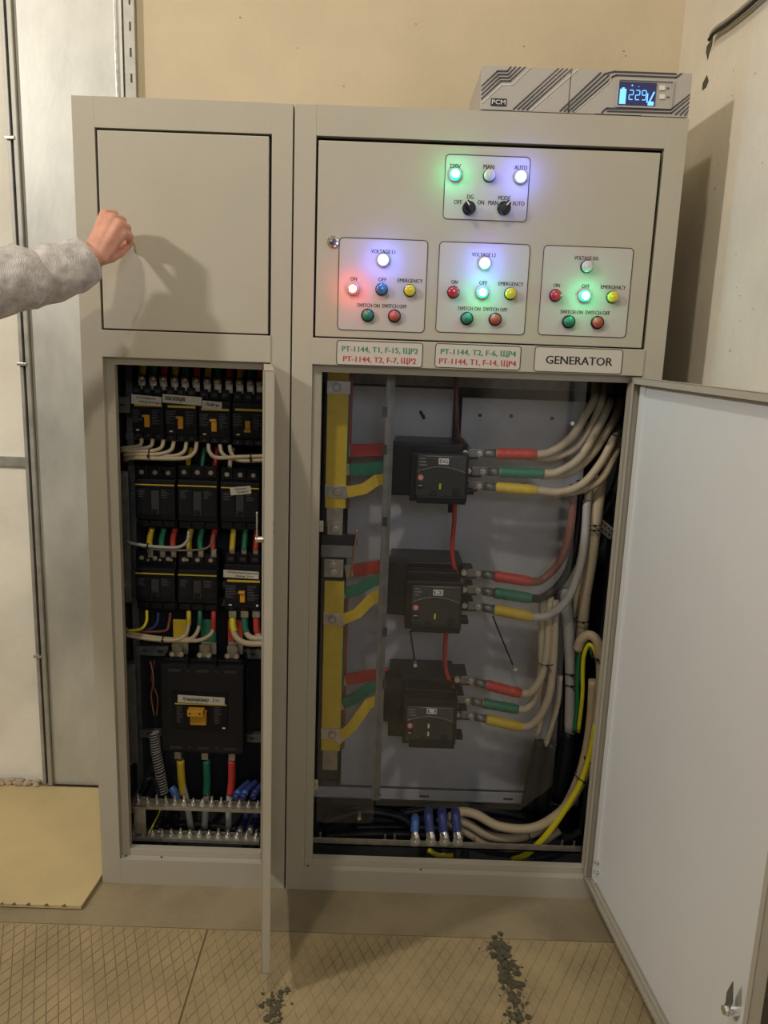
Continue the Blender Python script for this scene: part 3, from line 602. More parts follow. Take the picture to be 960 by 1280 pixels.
MB().box(fx0 + .008, fx1 - .002, yf, yf + .003, fz1 - .034, fz1 - .031).build('yellow_stripe', YST, fp)
small_print(t, fx0 + .012, fx0 + .030, fz0 + .02, fz1 - .040, yf + .0018); small_print(t, fx1 - .036, fx1 - .014, fz0 + .02, fz1 - .040, yf + .0018)
paper(t, [('Кондиционер   3 эт', .78, 0)], 222.5, 281, 869.5, 879.5, .03, yf + .002)
MB().box(fx1 - .014, fx1 - .006, yf + .0012, yf + .002, fz0 + .004, fz0 + .008).build('test_mark', WHT, t)
hx0, hx1, hz0, hz1 = box_px(238, 889, 258, 906, yf - .01)
hd = MB().box(hx0, hx1, yf - .016, yf + .003, hz0, hz1, .002).build('handle', ORG, t)
hx0, hx1, hz0, hz1 = box_px(234, 887, 254.5, 896, yf - .03); MB().box(hx0, hx1, yf - .034, yf - .012, hz0, hz1, .003).build('handle_grip', ORG, hd)
for a in (.18, .78): MB().cyl((hx0 + (hx1 - hx0) * a, yf - .0341, (hz0 + hz1) / 2), .003, .001, 'Y', 12).build('handle_hole', INSIDE, hd)

# ---- perforated rails in the narrow cabinet (parts of it)
def rail_h(u0, u1, v, y, hpx, par, holes=True, name='mounting_rail'):
    a, b, z0, z1 = box_px(u0, v - hpx / 2, u1, v + hpx / 2, y); a = max(a, .008); b = max(b, a + .02); b = min(b, S - .008); r = MB().box(a, b, y, y + .012, z0, z1, .001).build(name, RAILM, par)
    if holes:
        n = max(1, int((b - a) / .03)); 
        for i in range(n):
            xx = a + (b - a) * (i + .5) / n; MB().box(xx - .007, xx + .007, y - .0006, y + .0004, (z0 + z1) / 2 - .003, (z0 + z1) / 2 + .003).build('rail_slot', INSIDE, r)
    return r
def rail_v(u, v0, v1, y, wpx, par, name='side_bracket', bolts=()):
    a, b, z0, z1 = box_px(u - wpx / 2, v0, u + wpx / 2, v1, y); a = max(a, .008); r = MB().box(a, b, y, y + .012, z0, z1, .001).build(name, RAILM, par)
    for bv in bolts: q = at(u, bv, y); MB().cyl((q.x, y - .002, q.z), .0045, .004, 'Y', 12).build('rail_bolt', STEEL, r)
    return r
for v in (517, 548, 622, 650, 730, 752, 918): 
    q = at(245, v, .262); MB().box(.012, S - .014, .2625, .274, q.z - .010, q.z + .010, .001).build('mounting_rail', RAILM, cl)
MB().box(.012, .030, .274, D - .004, .1, 1.4).box(S - .032, S - .014, .274, D - .004, .1, 1.4).build('rail_post', RAILM, cl)
rail_h(143, 162, 506, .20, 20, cl, name='perforated_bracket'); rail_v(155.5, 588, 757, .20, 13, cl, bolts=(594, 731)); rail_v(163.5, 826, 960, .19, 14, cl, bolts=(832, 954))
for v, m_ in ((600, 20), (735, 16), (835, 16)): rail_h(139 + (v - 600) * .03, 148 + (v - 600) * .04, v, .21, m_, cl, name='perforated_bracket')
rail_h(171, 210, 814, .25, 12, cl); rail_h(304, 328, 818, .25, 12, cl); rail_h(174, 199, 917.5, .25, 11, cl); rail_h(303, 328, 923, .25, 11, cl)

# ---- phase cables
ROWC = [177, 191, 204, 218, 231, 245, 259, 272, 286, 299.5, 313, 325]
PHN = ('yellow', 'dark green', 'red'); PHM = (YEL, GRN, RED)
who = ('leftmost top row', 'second top row', 'third top row', 'unlabelled top row')
for i, u in enumerate(ROWC):
    dv = (u - 177) * .045; ph = i % 3
    t = cable(f'{PHN[ph]} sleeved cable entering the top of the {who[i // 3]} breaker', [(u + 2, 440 + dv, .235), (u + 1.5, 458 + dv, .215), (u, 472 + dv, .195)], .0085, PHM[ph])
    MB().tube(px2w([(u, 469 + dv, .196), (u, 476 + dv, .190)]), .0098, 12, False).build('lug_barrel', TIN, t)
    q = at(u, 480.5 + dv, .184); MB().box(q.x - .009, q.x + .009, .186, .190, q.z - .012, q.z + .010, .001).build('lug_tongue', TIN, t); MB().cyl((q.x, .1845, q.z), .0062, .004, 'Y', 8).cyl((q.x, .182, q.z), .003, .004, 'Y', 8).build('lug_bolt', STEEL, t)
loom = [([(177, 548, .19), (175.5, 556, .185), (166, 559, .18), (152, 561, .18)]), ([(191, 549, .19), (188, 558, .18), (172, 561, .172), (153, 562.5, .172)]), ([(204.5, 550, .19), (201, 560, .18), (186, 564, .166), (154, 563, .17)]),
        ([(217.5, 552, .19), (213, 563, .175), (194, 568, .162), (158, 568, .168)]), ([(233, 553, .19), (229.5, 565, .178), (212, 570.5, .17), (163, 570, .17)]), ([(246, 553, .19), (242.5, 566, .17), (226, 573, .158), (163, 572.5, .164)])]
who2 = ['first', 'second', 'third', 'fourth', 'fifth', 'sixth']
for i, P in enumerate(loom):
    P = P + [(P[-1][0] - 7, P[-1][1] + 4, .26)]
    cable(f'cream cable curving left from under the top breakers, {who2[i]} from the left', P, .0052, CREAM)
for i, P in enumerate([[(260.5, 555, .19), (262, 565, .18), (271, 572, .162), (300, 571, .16), (334, 570, .16)], [(275, 556, .19), (278, 567, .18), (291, 573, .17), (334, 573, .168)], [(287, 557, .19), (289.5, 567, .175), (300, 575.5, .163), (334, 575, .16)]]):
    cable(f'cream cable curving right under the third breaker of the top row, {who2[i]} from the left', P, .0052, CREAM)
tie('black tie around the cream cables under the second breaker of the top row', 187.5, 569, .165, .015, axis=(1, 0, 0)); tie('black tie around the cream cables at the narrow door edge', 314, 572, .162, .012)
for i, (u, m_, nme) in enumerate(((236, YEL, 'yellow'), (253, GRN, 'green'), (269, RED, 'red'), (288, CREAM, 'cream'))):
    cable(f'{nme} wire going up between the cream looms and the second row', [(u - 1, 585, .21), (u, 576, .22), (u + 3, 560, .235)], .006, m_)
# below second row
for (u, m_, nme, wh) in ((189, YEL, 'yellow', 'left'), (204, GRN, 'dark green', 'left'), (218, RED, 'red', 'left'), (238, YEL, 'yellow', 'middle'), (252, GRN, 'dark green', 'middle'), (268, RED, 'red', 'middle'), (291, YEL, 'yellow', 'right'), (306, GRN, 'green', 'right'), (320.5, RED, 'red', 'right')):
    P = [(u + 1, 660, .215), (u - 2, 676, .215), (u - 1, 690, .205)] if wh != 'right' else [(u + 1, 660, .215), (u, 675, .205), (u - 1, 688, .195)]
    t = cable(f'{nme} sleeved cable joining the second and third row, {wh} breaker', P, .0078, m_)
    q = at(P[-1][0], 692 if wh != 'right' else 693, .19); MB().box(q.x - .007, q.x + .007, q.y, q.y + .004, q.z - .01, q.z + .012, .001).build('lug', TIN, t); MB().cyl((q.x, q.y - .001, q.z), .005, .004, 'Y', 8).build('lug_bolt', STEEL, t)
    if wh == 'middle' or wh == 'left': MB().cyl((q.x - .005, q.y - .004, q.z - .016), .0035, .005, 'Y', 8).build('terminal_bolt', STEEL, t)
cable('white wire looping left under the middle breaker of the second row', [(236, 664, .19), (234, 676, .18), (222, 684, .172), (190, 683, .172), (165, 679, .175), (158, 676, .20)], .0042, GRYC)
cable('thin grey-brown wire looping left under the second row', [(267, 668, .19), (264, 680, .18), (250, 687, .174), (205, 687.5, .174), (180, 684, .178), (170, 680, .2)], .0030, mat('greybrown_wire', (.17, .14, .11), .5))
tie('black tie on the white wire under the second row', 185, 683, .173, .008)
# below third row
cable('yellow wire curving left below the third row', [(183.5, 763, .20), (183, 777, .19), (176, 786, .182), (160, 788, .182), (152, 785, .22)], .0040, GYC)
cable('dark blue wire curving left below the third row', [(198, 766, .205), (196, 779, .2), (188, 786, .2), (170, 788, .21)], .0036, DBLU)
cable('brown wire curving left below the third row', [(213, 766, .205), (211, 779, .2), (204, 789, .192), (160, 789, .2)], .0036, REDC)
for i, (u, m_, nme, P) in enumerate(((236, YEL, 'yellow', [(236, 778, .188), (232, 793, .18), (218, 800, .17), (190, 799, .168), (160, 794, .17), (154, 790, .21)]), (250, GRN, 'green', [(249.5, 780, .19), (244, 794, .18), (232, 799.5, .176), (195, 797, .18), (160, 791, .18)]), (267, RED, 'red', [(266.5, 785, .19), (262, 794, .18), (250, 800, .174), (235, 801, .174), (200, 801, .182)]))):
    t = cable(f'cream cable with a {nme} end curving left below the third row', [(u, 764, .20)] + P, .0055, CREAM)
    MB().tube(px2w([(u, 764, .20), (u, 772, .19), (P[0][0], P[0][1] + 3, P[0][2])]), .0066, 10).build('coloured_sleeve', m_, t)
tie('black tie around the cream cables below the third row', 204.5, 799, .175, .011)
for (u, m_, nme, P) in ((291, GYC, 'yellow', [(291, 782, .185), (295, 796, .172), (308, 804, .162), (334, 805, .16)]), (306, GRN, 'green', [(306.5, 784, .19), (310, 794, .182), (318, 798, .176), (334, 798, .176)]), (320.5, RED, 'red', [(321, 786, .19), (323, 794, .186), (328, 799, .18), (336, 799, .18)])):
    t = cable(f'cream cable with a {nme} end leaving the bottom of the small third row breaker', [(u, 768, .20)] + P, .0082, CREAM)
    MB().tube(px2w([(u, 768, .20), (P[0][0], P[0][1], P[0][2]), ((P[0][0] + P[1][0]) / 2, (P[0][1] + P[1][1]) / 2 + 1, (P[0][2] + P[1][2]) / 2)]), .0092, 10).build('coloured_sleeve', m_, t)
    q = at(u, 766, .19); MB().box(q.x - .010, q.x + .010, .185, .205, q.z - .012, q.z + .006, .001).build('lug', TIN, t)
# flat straps into the main breaker
for (u0, u1, m_, nme) in ((216.5, 235, YEL, 'yellow'), (251, 270, GRN, 'green'), (285, 303.5, RED, 'red')):
    a, b, z0, z1 = box_px(u0, 783, u1, 806, .215); t = thing('flat_bus_strap', f'{nme} flat strap feeding the top of the main breaker', 'busbar', ((a + b) / 2, .215, z1))
    MB().box(a, b, .215, .220, z0, z1 + .02, .001).build('insulation', m_, t)
    a, b, z2, z3 = box_px(u0, 804, u1, 819, .205); MB().box(a, b, .208, .214, z2, z3 + .003, .001).build('bare_end', TIN, t)
# below main breaker
for (u, m_, nme, P) in ((225.5, YEL, 'yellow', [(227, 975, .20), (233, 1000, .20), (238, 1030, .21), (240, 1062, .22)]), (258, GRN, 'green', [(259, 975, .2), (258, 1000, .2), (256, 1030, .21), (256, 1062, .22)]), (290, RED, 'red', [(290, 975, .2), (287, 1000, .2), (286, 1030, .21), (285, 1062, .22)])):
    t = cable(f'thick grey cable with a {nme} sleeve hanging below the main breaker', [(u, 950, .20)] + P, .0095, GRYC)
    MB().tube(px2w([(u, 950, .20), P[0], ((P[0][0] + P[1][0]) / 2 - .5, 993, .20)]), .0108, 12).build('coloured_sleeve', m_, t)
t = thing('corrugated_conduit', 'black and white spiral wrapped conduit hanging left of the main breaker', 'conduit', at(200, 950, .2))
mbA, mbB = MB(), MB(); cen = px2w([(193, 916, .215), (195, 940, .21), (200, 965, .2), (204, 990, .2)])
mbA.tube(cen, .013, 12).build('conduit', RUB, t)
for i in range(24):
    f = i / 23 * 3; k2 = min(2, int(f)); p = cen[k2].lerp(cen[k2 + 1], f - k2); d = (cen[k2 + 1] - cen[k2]).normalized(); mbB.cyl(p, .0145, .0022, d + Vector((.15, 0, 0)), 14)
mbB.build('white_bands', GRYC, t, kind='stuff')
cable('bare copper wire running down left of the main breaker', [(188, 825, .24), (192, 850, .23), (189, 870, .235), (193, 895, .23)], .0026, COPPER); cable('second copper wire beside the main breaker, darker', [(193, 825, .245), (190, 850, .24), (197, 872, .24), (196, 895, .24)], .0026, REDC)
for i, (a, b) in enumerate((((180, 992), (186, 977)), ((204, 996), (200, 984)))):
    pass
cable('grey loop of cable left of the spiral conduit', [(175, 996, .17), (181, 978, .17), (190, 973, .18), (196, 985, .18), (197, 998, .17)], .006, BLK3)
cable('short bright blue cable end behind the upper terminal bar', [(214, 985, .17), (218, 990, .165), (221, 1000, .16)], .011, BLU)
for i, (u, v) in enumerate(((297, 990), (306, 990), (319, 989))):
    t = cable(f'dark blue cable end lugged on the upper terminal bar, {who2[i]} from the left', [(u + 14, v - 12, .19), (u + 4, v - 3, .16), (u - 3, v + 8, .13)], .009, DBLU); MB().tube(px2w([(u + 2, v - 1, .155), (u - 1, v + 4, .14)]), .0098, 10, False).build('blue_sleeve', BLU if i < 2 else DBLU, t)
# terminal bars
def term_bar(label, u0, u1, v_face0, v_face1, y, vr0, bolts, par=None):
    a, b, z0, z1 = box_px(u0, v_face0, u1, v_face1, y); zt = z1; z1 = z0 + .0125 * (v_face1 - v_face0) / 8 + .004
    z1 = z0 + .010; t = thing('terminal_bar', label, 'terminal bar', ((a + b) / 2, y, z1))
    MB().box(a, b, y, y + .040, z0, z1, .001).build('bar', TIN, t)
    n = bolts
    for i in range(n):
        xx = a + (b - a) * (i + .6) / n; yy = y + .020; r = .0042 * random.uniform(.9, 1.2); tall = random.uniform(.014, .026)
        MB().cyl((xx, yy, z1 + .001), r * 2.1, .002, 'Z', 16).build('washer', STEEL, t); MB().cyl((xx, yy, z1 + .0055), r * 1.5, .007, 'Z', 6).build('nut', STEEL, t); MB().cyl((xx, yy, z1 + tall / 2), r * .72, tall, 'Z', 10).build('stud', STEEL, t)
    return t, a, b, z0, z1
B1 = term_bar('upper tinned terminal bar with a row of studs, bottom of narrow cabinet', 163, 326, 1006, 1014.5, .085, 0, 14)
B2 = term_bar('lower tinned terminal bar with a row of studs, bottom of narrow cabinet', 157, 324, 1046, 1054, .080, 0, 14)
t = thing('terminal_strap', 'bent grey strap joining the two terminal bars at their left ends', 'strap', at(175, 1010, .07))
a, b, z0, z1 = box_px(167, 1012, 182, 1042, .078); MB().box(a, b, .080, .083, z0 - .006, B1[4] + .004, .001).box(a, b, .080, .125, B1[4], B1[4] + .004, .001).build('strap', TIN, t)
for B in (B1, B2):
    for xx in (B[1] - .012, B[2] + .002): MB().box(max(xx, .006), min(xx + .018, S - .008), .085, D - .004, B[3] - .012, B[3] - .0005, .001).build('bar_support', RAILM, cl)
cable('thin yellow-green wire rising from the lower terminal bar', [(186, 1042, .1), (191, 1032, .12), (198, 1018, .15), (203, 1005, .2)], .0022, GYC)
for i, (u, v) in enumerate(((199, 1036), (212, 1040), (300, 1035), (313, 1033))):
    t = cable(f'dark blue cable lugged on the lower terminal bar, {who2[i]} from the left', [(u + 10, v - 22, .21), (u + 6, v - 8, .17), (u, v + 4, .12)], .009, DBLU if i > 1 else BLK3)
    MB().tube(px2w([(u + 1, v + 2, .125), (u - 1, v + 7, .108)]), .008, 10, False).build('lug', TIN, t)
cable('dark cables lying on the narrow cabinet floor', [(170, 1068, .2), (200, 1062, .22), (240, 1068, .24), (300, 1064, .22)], .012, BLK3)
cable('red cable at the bottom left corner of the narrow cabinet', [(170, 1010, .25), (172, 1030, .25), (173, 1050, .25)], .012, RED)

# ================================================================== INSIDE THE WIDE CABINET
YP = .335
def panel_px(name, u0, v0, u1, v1, y, th, m, par, bev=.001, **k):
    a, b, z0, z1 = box_px(u0, v0, u1, v1, y); return MB().box(a, b, y, y + th, z0, z1, bev).build(name, m, par, **k)
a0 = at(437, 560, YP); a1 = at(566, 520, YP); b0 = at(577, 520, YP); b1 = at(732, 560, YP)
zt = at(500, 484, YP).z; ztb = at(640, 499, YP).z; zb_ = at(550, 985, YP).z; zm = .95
MB().box(a0.x, a1.x, YP, YP + .003, zb_, zt, .001).box(a1.x, b0.x, YP, YP + .003, zb_, zm).box(b0.x, b1.x, YP, YP + .003, zb_, ztb, .001).build('mounting_plate_with_reflections', PLT, cr_)  # plate whose split pale upper panels stand in for reflections in the clear shield
for (u, v) in ((529, 520), (600, 519), (639, 520), (690, 523)): q = at(u, v, YP); MB().cyl((q.x, YP - .0005, q.z), .005, .002, 'Y', 12).build('plate_hole', INSIDE, cr_)
q = at(525, 518, YP); MB().tube([(q.x, YP - .002, q.z + .01), (q.x + .012, YP - .004, q.z - .012)], .004, 8).build('plate_cord', INSIDE, cr_)
for v in (475, 992): q = at(560, v, .345); MB().box(S + .012, W - .014, .345, .365, q.z - .018, q.z + .018, .001).build('cross_rail', RAILM, cr_)
q = at(560, 994, .30); MB().box(S + .012, W - .014, .30, .345, q.z - .022, q.z - .018, .001).box(S + .012, W - .014, .300, .303, q.z - .022, q.z + .014, .001).build('lower_rail', PLT, cr_)
for uu in (470, 530, 635): z = at(uu, 1000, .3); MB().box(z.x - .014, z.x + .014, .2985, .3005, q.z - .008, q.z - .003).build('rail_slot', INSIDE, cr_)
# vertical busbars
def bus(label, u0, u1, v0, v1, y, m, plates):
    a, b, z0, z1 = box_px(u0, v0, u1, v1, y); t = thing('busbar', label, 'busbar', ((a + b) / 2, y, (z0 + z1) / 2))
    MB().box(a, b, y, y + .010, z0, z1, .0012).build('insulation', m, t)
    for v in plates:
        c = at((u0 + u1) / 2, v, y); MB().box(a - .001, b + .004, y - .004, y + .0005, c.z - .016, c.z + .016, .0008).build('tap_plate', STEEL, t)
        MB().cyl((c.x, y - .006, c.z), .0115, .003, 'Y', 22).build('washer', TIN, t); MB().cyl((c.x, y - .009, c.z), .0070, .006, 'Y', 6).build('bolt', STEEL, t)
    return t, a, b, z0, z1
Y1 = .13
b1_ = bus('yellow insulated busbar standing at the top left of the wide cabinet', 408, 434, 463, 637, Y1, YEL, (484, 614.5))
b2_ = bus('long yellow insulated busbar below the grey connector', 403.5, 427.5, 722, 948, Y1, YEL, (773.5, 917))
MB().box(b1_[1] + .004, b1_[2] - .006, Y1 + .001, Y1 + .008, at(415, 658, Y1).z, b1_[3] + .001, .001).build('bare_end', TIN, b1_[0])
MB().box(b2_[1] + .004, b2_[2] - .006, Y1 + .001, Y1 + .008, at(415, 963, Y1).z, b2_[3] + .001, .001).build('bare_end', TIN, b2_[0])
for (uo, yy, m_, nm) in ((8, .185, GRN, 'green'), (13, .235, RED, 'red')):
    bus(f'{nm} insulated busbar hidden behind the yellow busbar, upper', 410 + uo, 432 + uo * .55, 470, 637, yy, m_, ()); bus(f'{nm} insulated busbar hidden behind the long yellow busbar, lower', 406 + uo, 426 + uo * .55, 730, 945, yy, m_, ())
t = thing('bus_connector', 'grey connector clamp between the two yellow busbars', 'connector', at(420, 690, .12))
panel_px('clamp_bar', 396, 669, 446, 681, .118, .02, BLK3, t); panel_px('clamp_plate', 401, 682, 441, 697, .112, .03, RAILM, t); panel_px('joint_plate', 405, 699, 429, 722, .118, .01, TIN, t)
panel_px('upper_plate', 409, 652, 428, 669, .122, .01, TIN, t)
for (u, v) in ((419, 661), (416, 706), (417, 715)): q = at(u, v, .116); MB().cyl(q, .009, .003, 'Y', 16).cyl(q + Vector((0, -.003, 0)), .0055, .006, 'Y', 6).build('bolt', STEEL, t)
cable('thin tan wire hanging from the connector beside the busbar', [(446, 662, .11), (444, 680, .11), (441, 700, .112), (438, 722, .12)], .0024, COPPER)
for (u, v) in ((399, 658), (392.5, 981)):
    o = panel_px('frame_bracket', u - 5, v - 7, u + 5, v + 7, .045, .004, STEEL, cr_); q = at(u + 1, v, .043); MB().cyl(q, .0035, .003, 'Y', 10).build('bracket_screw', TIN, o)
# tap straps from the bars to the breakers
def strap(label, pts, hw, m, bare=True):
    global flat_t
    P = px2w(pts); t = thing('tap_strap', label, 'busbar', P[0]); flat_t = .0025
    MB().tube(P, hw, 4, False, flat=(0, 0, 1)).build('insulation', m, t)
    if bare: flat_t = .0018; d = (P[0] - P[1]).normalized(); MB().tube([P[0] + d * .02, P[0] + d * .001], hw * .98, 4, False, flat=(0, 0, 1)).build('bare_end', STEEL, t)
    return t
brk = []
for nm, dv, R_, G_, Y_ in (('top', 0, [(438, 563, .20), (474, 562, .20), (492, 560, .2)], [(437, 587, .17), (455, 587, .17), (492, 582, .19)], [(434, 615, .128), (455, 611, .128), (471, 600, .13), (490, 597, .18)]),
                         ('middle', 0, [(441, 713, .20), (470, 709, .20), (490, 706, .2)], [(431, 741, .17), (450, 736, .17), (467, 726, .17), (488, 722, .18)], [(429, 774, .128), (446, 767, .128), (465, 748, .13), (486, 738, .18)]),
                         ('bottom', 0, [(432, 850, .20), (464, 844, .2), (486, 842, .2)], [(428, 880, .17), (446, 872, .17), (464, 858, .17), (486, 856, .18)], [(427, 920, .128), (440, 908, .128), (460, 880, .13), (484, 870, .18)])):
    strap(f'red strap from the busbars to the {nm} motor breaker', R_, .016 if nm != 'middle' else .017, RED); strap(f'green strap from the busbars to the {nm} motor breaker', G_, .015, GRN); strap(f'yellow strap slanting from the yellow busbar to the {nm} motor breaker', Y_, .014, YEL)
# motor-operated breakers
def motor_breaker(label, lt, body, op, face, lab, lettr, ind, ind2=False):
    t = thing('motor_breaker', label, 'circuit breaker', at((body[0] + body[2]) / 2, (body[1] + body[3]) / 2, .25))
    panel_px('body', *body, .20, YP - .2005, BLK, t, .004)
    panel_px('left_block', *lt, .150, .06, BLK2, t, .004)
    a, b, z0, z1 = box_px(lt[0] + 8, lt[1] + 8, lt[0] + 16, lt[1] + 15, .150); MB().box(a, b, .1485, .1502, z0, z1, .0005).build('badge', BLK3, t)
    for k in range(3): q = at(lt[0] + 11.5, lt[1] + 22 + 7 * k, .149); MB().cyl(q, .0028, .003, 'Y', 10).build('marker_dot', BLK3, t)
    panel_px('top_shroud', op[0] + 1, op[1] - 12, op[2] - 6, op[1] + 2, .165, .04, BLK3, t, .004)
    panel_px('motor_drive', *op, .115, .10, BLK, t, .003)
    a, b, z0, z1 = box_px(*face, .113); fo = MB().box(a, b, .110, .116, z0, z1, .0015).build('drive_face', mat('drive_face_plastic', (.030, .034, .030), .4), t)
    h = z1 - z0; w_ = b - a
    arc = [(a + w_ * k / 10, z0 + h * (.60 + .13 * math.sin(math.pi * k / 10) ** 1) - (.05 * h if False else 0)) for k in range(11)]
    MB().prism([(a + .001, z1 - .002)] + [(a + .001, arc[0][1])] + arc[1:-1] + [(b - .001, arc[-1][1]), (b - .001, z1 - .002)], .1085, .1102).build('clear_cover', mat('smoked_cover', (.050, .050, .056), .25, coat=.5), fo)
    fr = MB()
    for p, q in zip(arc, arc[1:]): fr.tube([(p[0], .108, p[1]), (q[0], .108, q[1])], .0008, 5, False)
    fr.tube([(a + .002, .108, z1 - .002), (b - .002, .108, z1 - .002)], .0006, 5, False).build('cover_rim', STEEL, fo)
    x0, x1, y0, y1 = box_px(*lab, .108); lo = MB().box(x0, x1, .1074, .1086, y0, y1).build('sticker', WHT, fo)
    mb = MB(); text_mb(mb, lettr, ((x0 + x1) / 2, (y0 + y1) / 2), (x1 - x0) * (.78 if len(lettr) < 3 else .8), (y1 - y0) * .62, .1072, bold=.02); mb.build('lettering', INK, lo)
    for fy, m_, nm in ((.45, mat('stop_button', (.62, .17, .12), .4), 'stop_button'), (.26, RUB, 'start_button')):
        cc = (a + w_ * .085, .109, z0 + h * fy); o = MB().cyl(cc, .0078, .004, 'Y', 18).build(nm, m_, fo, True)
        if nm == 'stop_button': r_ = MB(); ring(r_, [(cc[0] + .0042 * math.cos(k * .5236), cc[2] + .0042 * math.sin(k * .5236)) for k in range(12)], [(cc[0] + .0027 * math.cos(k * .5236), cc[2] + .0027 * math.sin(k * .5236)) for k in range(12)], .1065, .1072); r_.build('mark', WHT, fo)
        else: MB().box(cc[0] - .0045, cc[0] + .0045, .1065, .1072, cc[2] - .0008, cc[2] + .0008).build('mark', WHT, fo)
    for k in range(3): MB().box(a + .006, a + .006 + random.uniform(.012, .02), .1078, .1085, z1 - .010 - .008 * k, z1 - .0075 - .008 * k).build('print_line', TIN, fo)
    if not ind2: MB().box(a + w_ * .47, a + w_ * .51, .1085, .1105, z0 + h * .18, z0 + h * .32, .0005).build('state_window', GYC, fo)
    else:
        for f in (.18, .40): MB().box(a + w_ * .465, a + w_ * .50, .1085, .1105, z0 + h * f, z0 + h * (f + .12), .0005).build('state_window', WHT, fo)
    MB().cyl((a + w_ * .36, .110, z0 + h * .06), .010, .004, 'Y', 16).build('knob', RUB, fo); MB().cyl((a + w_ * .82, .110, z0 + h * .12), .011, .003, 'Y', 18).build('socket', RUB, fo)
    x0, x1, y0, y1 = box_px(op[0] + 7, op[3] - 8, op[2] - 3, op[3] + 2, .108); MB().box(x0, x1, .104, .118, y0, y1, .003).build('charging_lever', BLK, t)
    x0, x1, y0, y1 = box_px(op[2] - 2, op[3] - 16, op[2] + 7, op[3] - 10, .13); MB().box(x0, x1, .12, .16, y0, y1, .002).build('side_pin', BLK, t)
    return t
motor_breaker('black motor driven breaker with the DG sticker, topmost of three', (489, 554, 514, 620), (494, 553, 584, 618), (513, 567, 585, 628), (520.5, 569, 582, 621), (548.5, 573, 561, 580.5), 'DG', 1)
motor_breaker('black motor driven breaker with the L2 sticker, middle of three', (483, 701, 508, 770), (488, 701, 577, 772), (507, 726, 578, 789), (514.5, 731, 575, 784), (541.5, 737, 554, 744.5), 'L2', 1)
motor_breaker('black motor driven breaker with the L1 sticker, lowest of three', (480, 846, 502, 905), (486, 845, 568, 925), (504, 873, 571, 933), (507.5, 881, 566, 929), (533.5, 885.5, 546, 892.5), 'L1', 1, True)
# outgoing lugs and cables
def out_phase(brk_name, nm, m_, p0, p1, path, cm, cname, two=None, r=.0105):
    t = thing('power_cable', f'{cname} power cable with {nm} end sleeve on the {brk_name} motor breaker', 'cable', at(*p0, .18))
    P0, P1 = at(*p0, .17), at(*p1, .165)
    d = (P1 - P0).normalized()
    MB().tube([P0 - d * .015] + [P0, P1] + [at(*q) for q in path], r, 12).build('sheath', cm, t)
    L = (P1 - P0).length; n = 9; pts = [P0.lerp(P1, i / n) for i in range(n + 1)]
    MB().tube(pts, [r * (1.28 + .10 * (i % 2)) for i in range(n)] + [r * 1.12], 12).build('end_sleeve', m_, t)
    MB().tube([P0 - d * .030, P0 - d * .002], r * 1.05, 12, False).build('lug_barrel', RAILM, t)
    c = P0 - d * .05; MB().box(c.x - .022, c.x + .022, c.y, c.y + .004, c.z - .011, c.z + .011, .002).build('lug_tongue', RAILM, t)
    MB().cyl((c.x + .006, c.y - .003, c.z), .0085, .006, 'Y', 6).cyl((c.x + .006, c.y - .010, c.z), .004, .016, 'Y', 10).build('lug_bolt', STEEL, t)
    MB().cyl((c.x - .030, c.y + .004, c.z), .0075, .014, 'Y', 12).build('terminal_bolt', STEEL, t)
    MB().box(c.x - .055, c.x + .004, c.y + .004, YP - .02, c.z - .017, c.z - .012, .002).build('phase_barrier', BLK, t)
    if two: MB().tube(px2w(two), r, 12).build('second_sheath', cm, t)
    return t
out_phase('top', 'red', RED, (621, 567), (671, 568), [(690, 564, .17), (713, 548, .17), (730, 522, .18), (742, 500, .21), (746, 474, .26)], CREAM, 'cream', [(660, 571, .19), (690, 572, .185), (722, 558, .18), (742, 527, .19), (752, 500, .22), (756, 478, .26)])
out_phase('top', 'green', GRN, (625, 590), (680, 592), [(700, 589, .16), (724, 573, .155), (742, 545, .16), (756, 518, .18), (764, 500, .24)], CREAM, 'cream', [(676, 595, .18), (712, 591, .175), (738, 570, .17), (758, 540, .175), (770, 520, .2), (776, 500, .25)])
out_phase('top', 'yellow', YEL, (620, 609), (671, 613), [(700, 615, .16), (728, 605, .15), (750, 580, .15), (765, 553, .16), (774, 535, .22)], CREAM, 'cream', [(690, 618, .18), (728, 612, .165), (752, 598, .16), (766, 572, .165), (776, 548, .2)])
out_phase('middle', 'red', RED, (618, 720), (664, 727), [(680, 723, .18), (698, 704, .18), (709, 678, .185), (715, 645, .19), (717, 605, .2)], REDC, 'red-brown')
out_phase('middle', 'green', GRN, (618, 741), (664, 748), [(680, 746, .19), (700, 730, .2), (715, 700, .2), (723, 650, .21), (726, 600, .22)], BLK2, 'black', None, .011)
out_phase('middle', 'yellow', YEL, (618, 762), (665, 771), [(688, 768, .16), (710, 748, .155), (724, 712, .16), (731, 672, .17), (734, 625, .19)], GRYC, 'pale grey', None, .011)
out_phase('bottom', 'red', RED, (608, 856), (651, 867), [(667, 862, .16), (678, 842, .165), (684, 815, .17), (686, 780, .18), (688, 745, .2)], CREAM, 'cream')
out_phase('bottom', 'green', GRN, (604, 879), (648, 887), [(663, 881, .175), (673, 862, .18), (677, 830, .185), (678, 790, .19), (678, 750, .2)], CREAM, 'cream')
out_phase('bottom', 'yellow', YEL, (608, 899), (652, 909), [(672, 899, .16), (685, 874, .16), (690, 845, .165), (693, 800, .17), (694, 750, .19)], CREAM, 'cream')
cable('thick cream cable running down the right side behind the ties', [(752, 595, .2), (745, 650, .19), (739, 700, .19), (731, 750, .2), (727, 800, .22), (724, 850, .25)], .0155, CREAM); cable('thick cream cable next to it, farther back', [(738, 600, .24), (733, 650, .235), (727, 700, .235), (722, 760, .235), (717, 830, .26)], .014, CREAM)
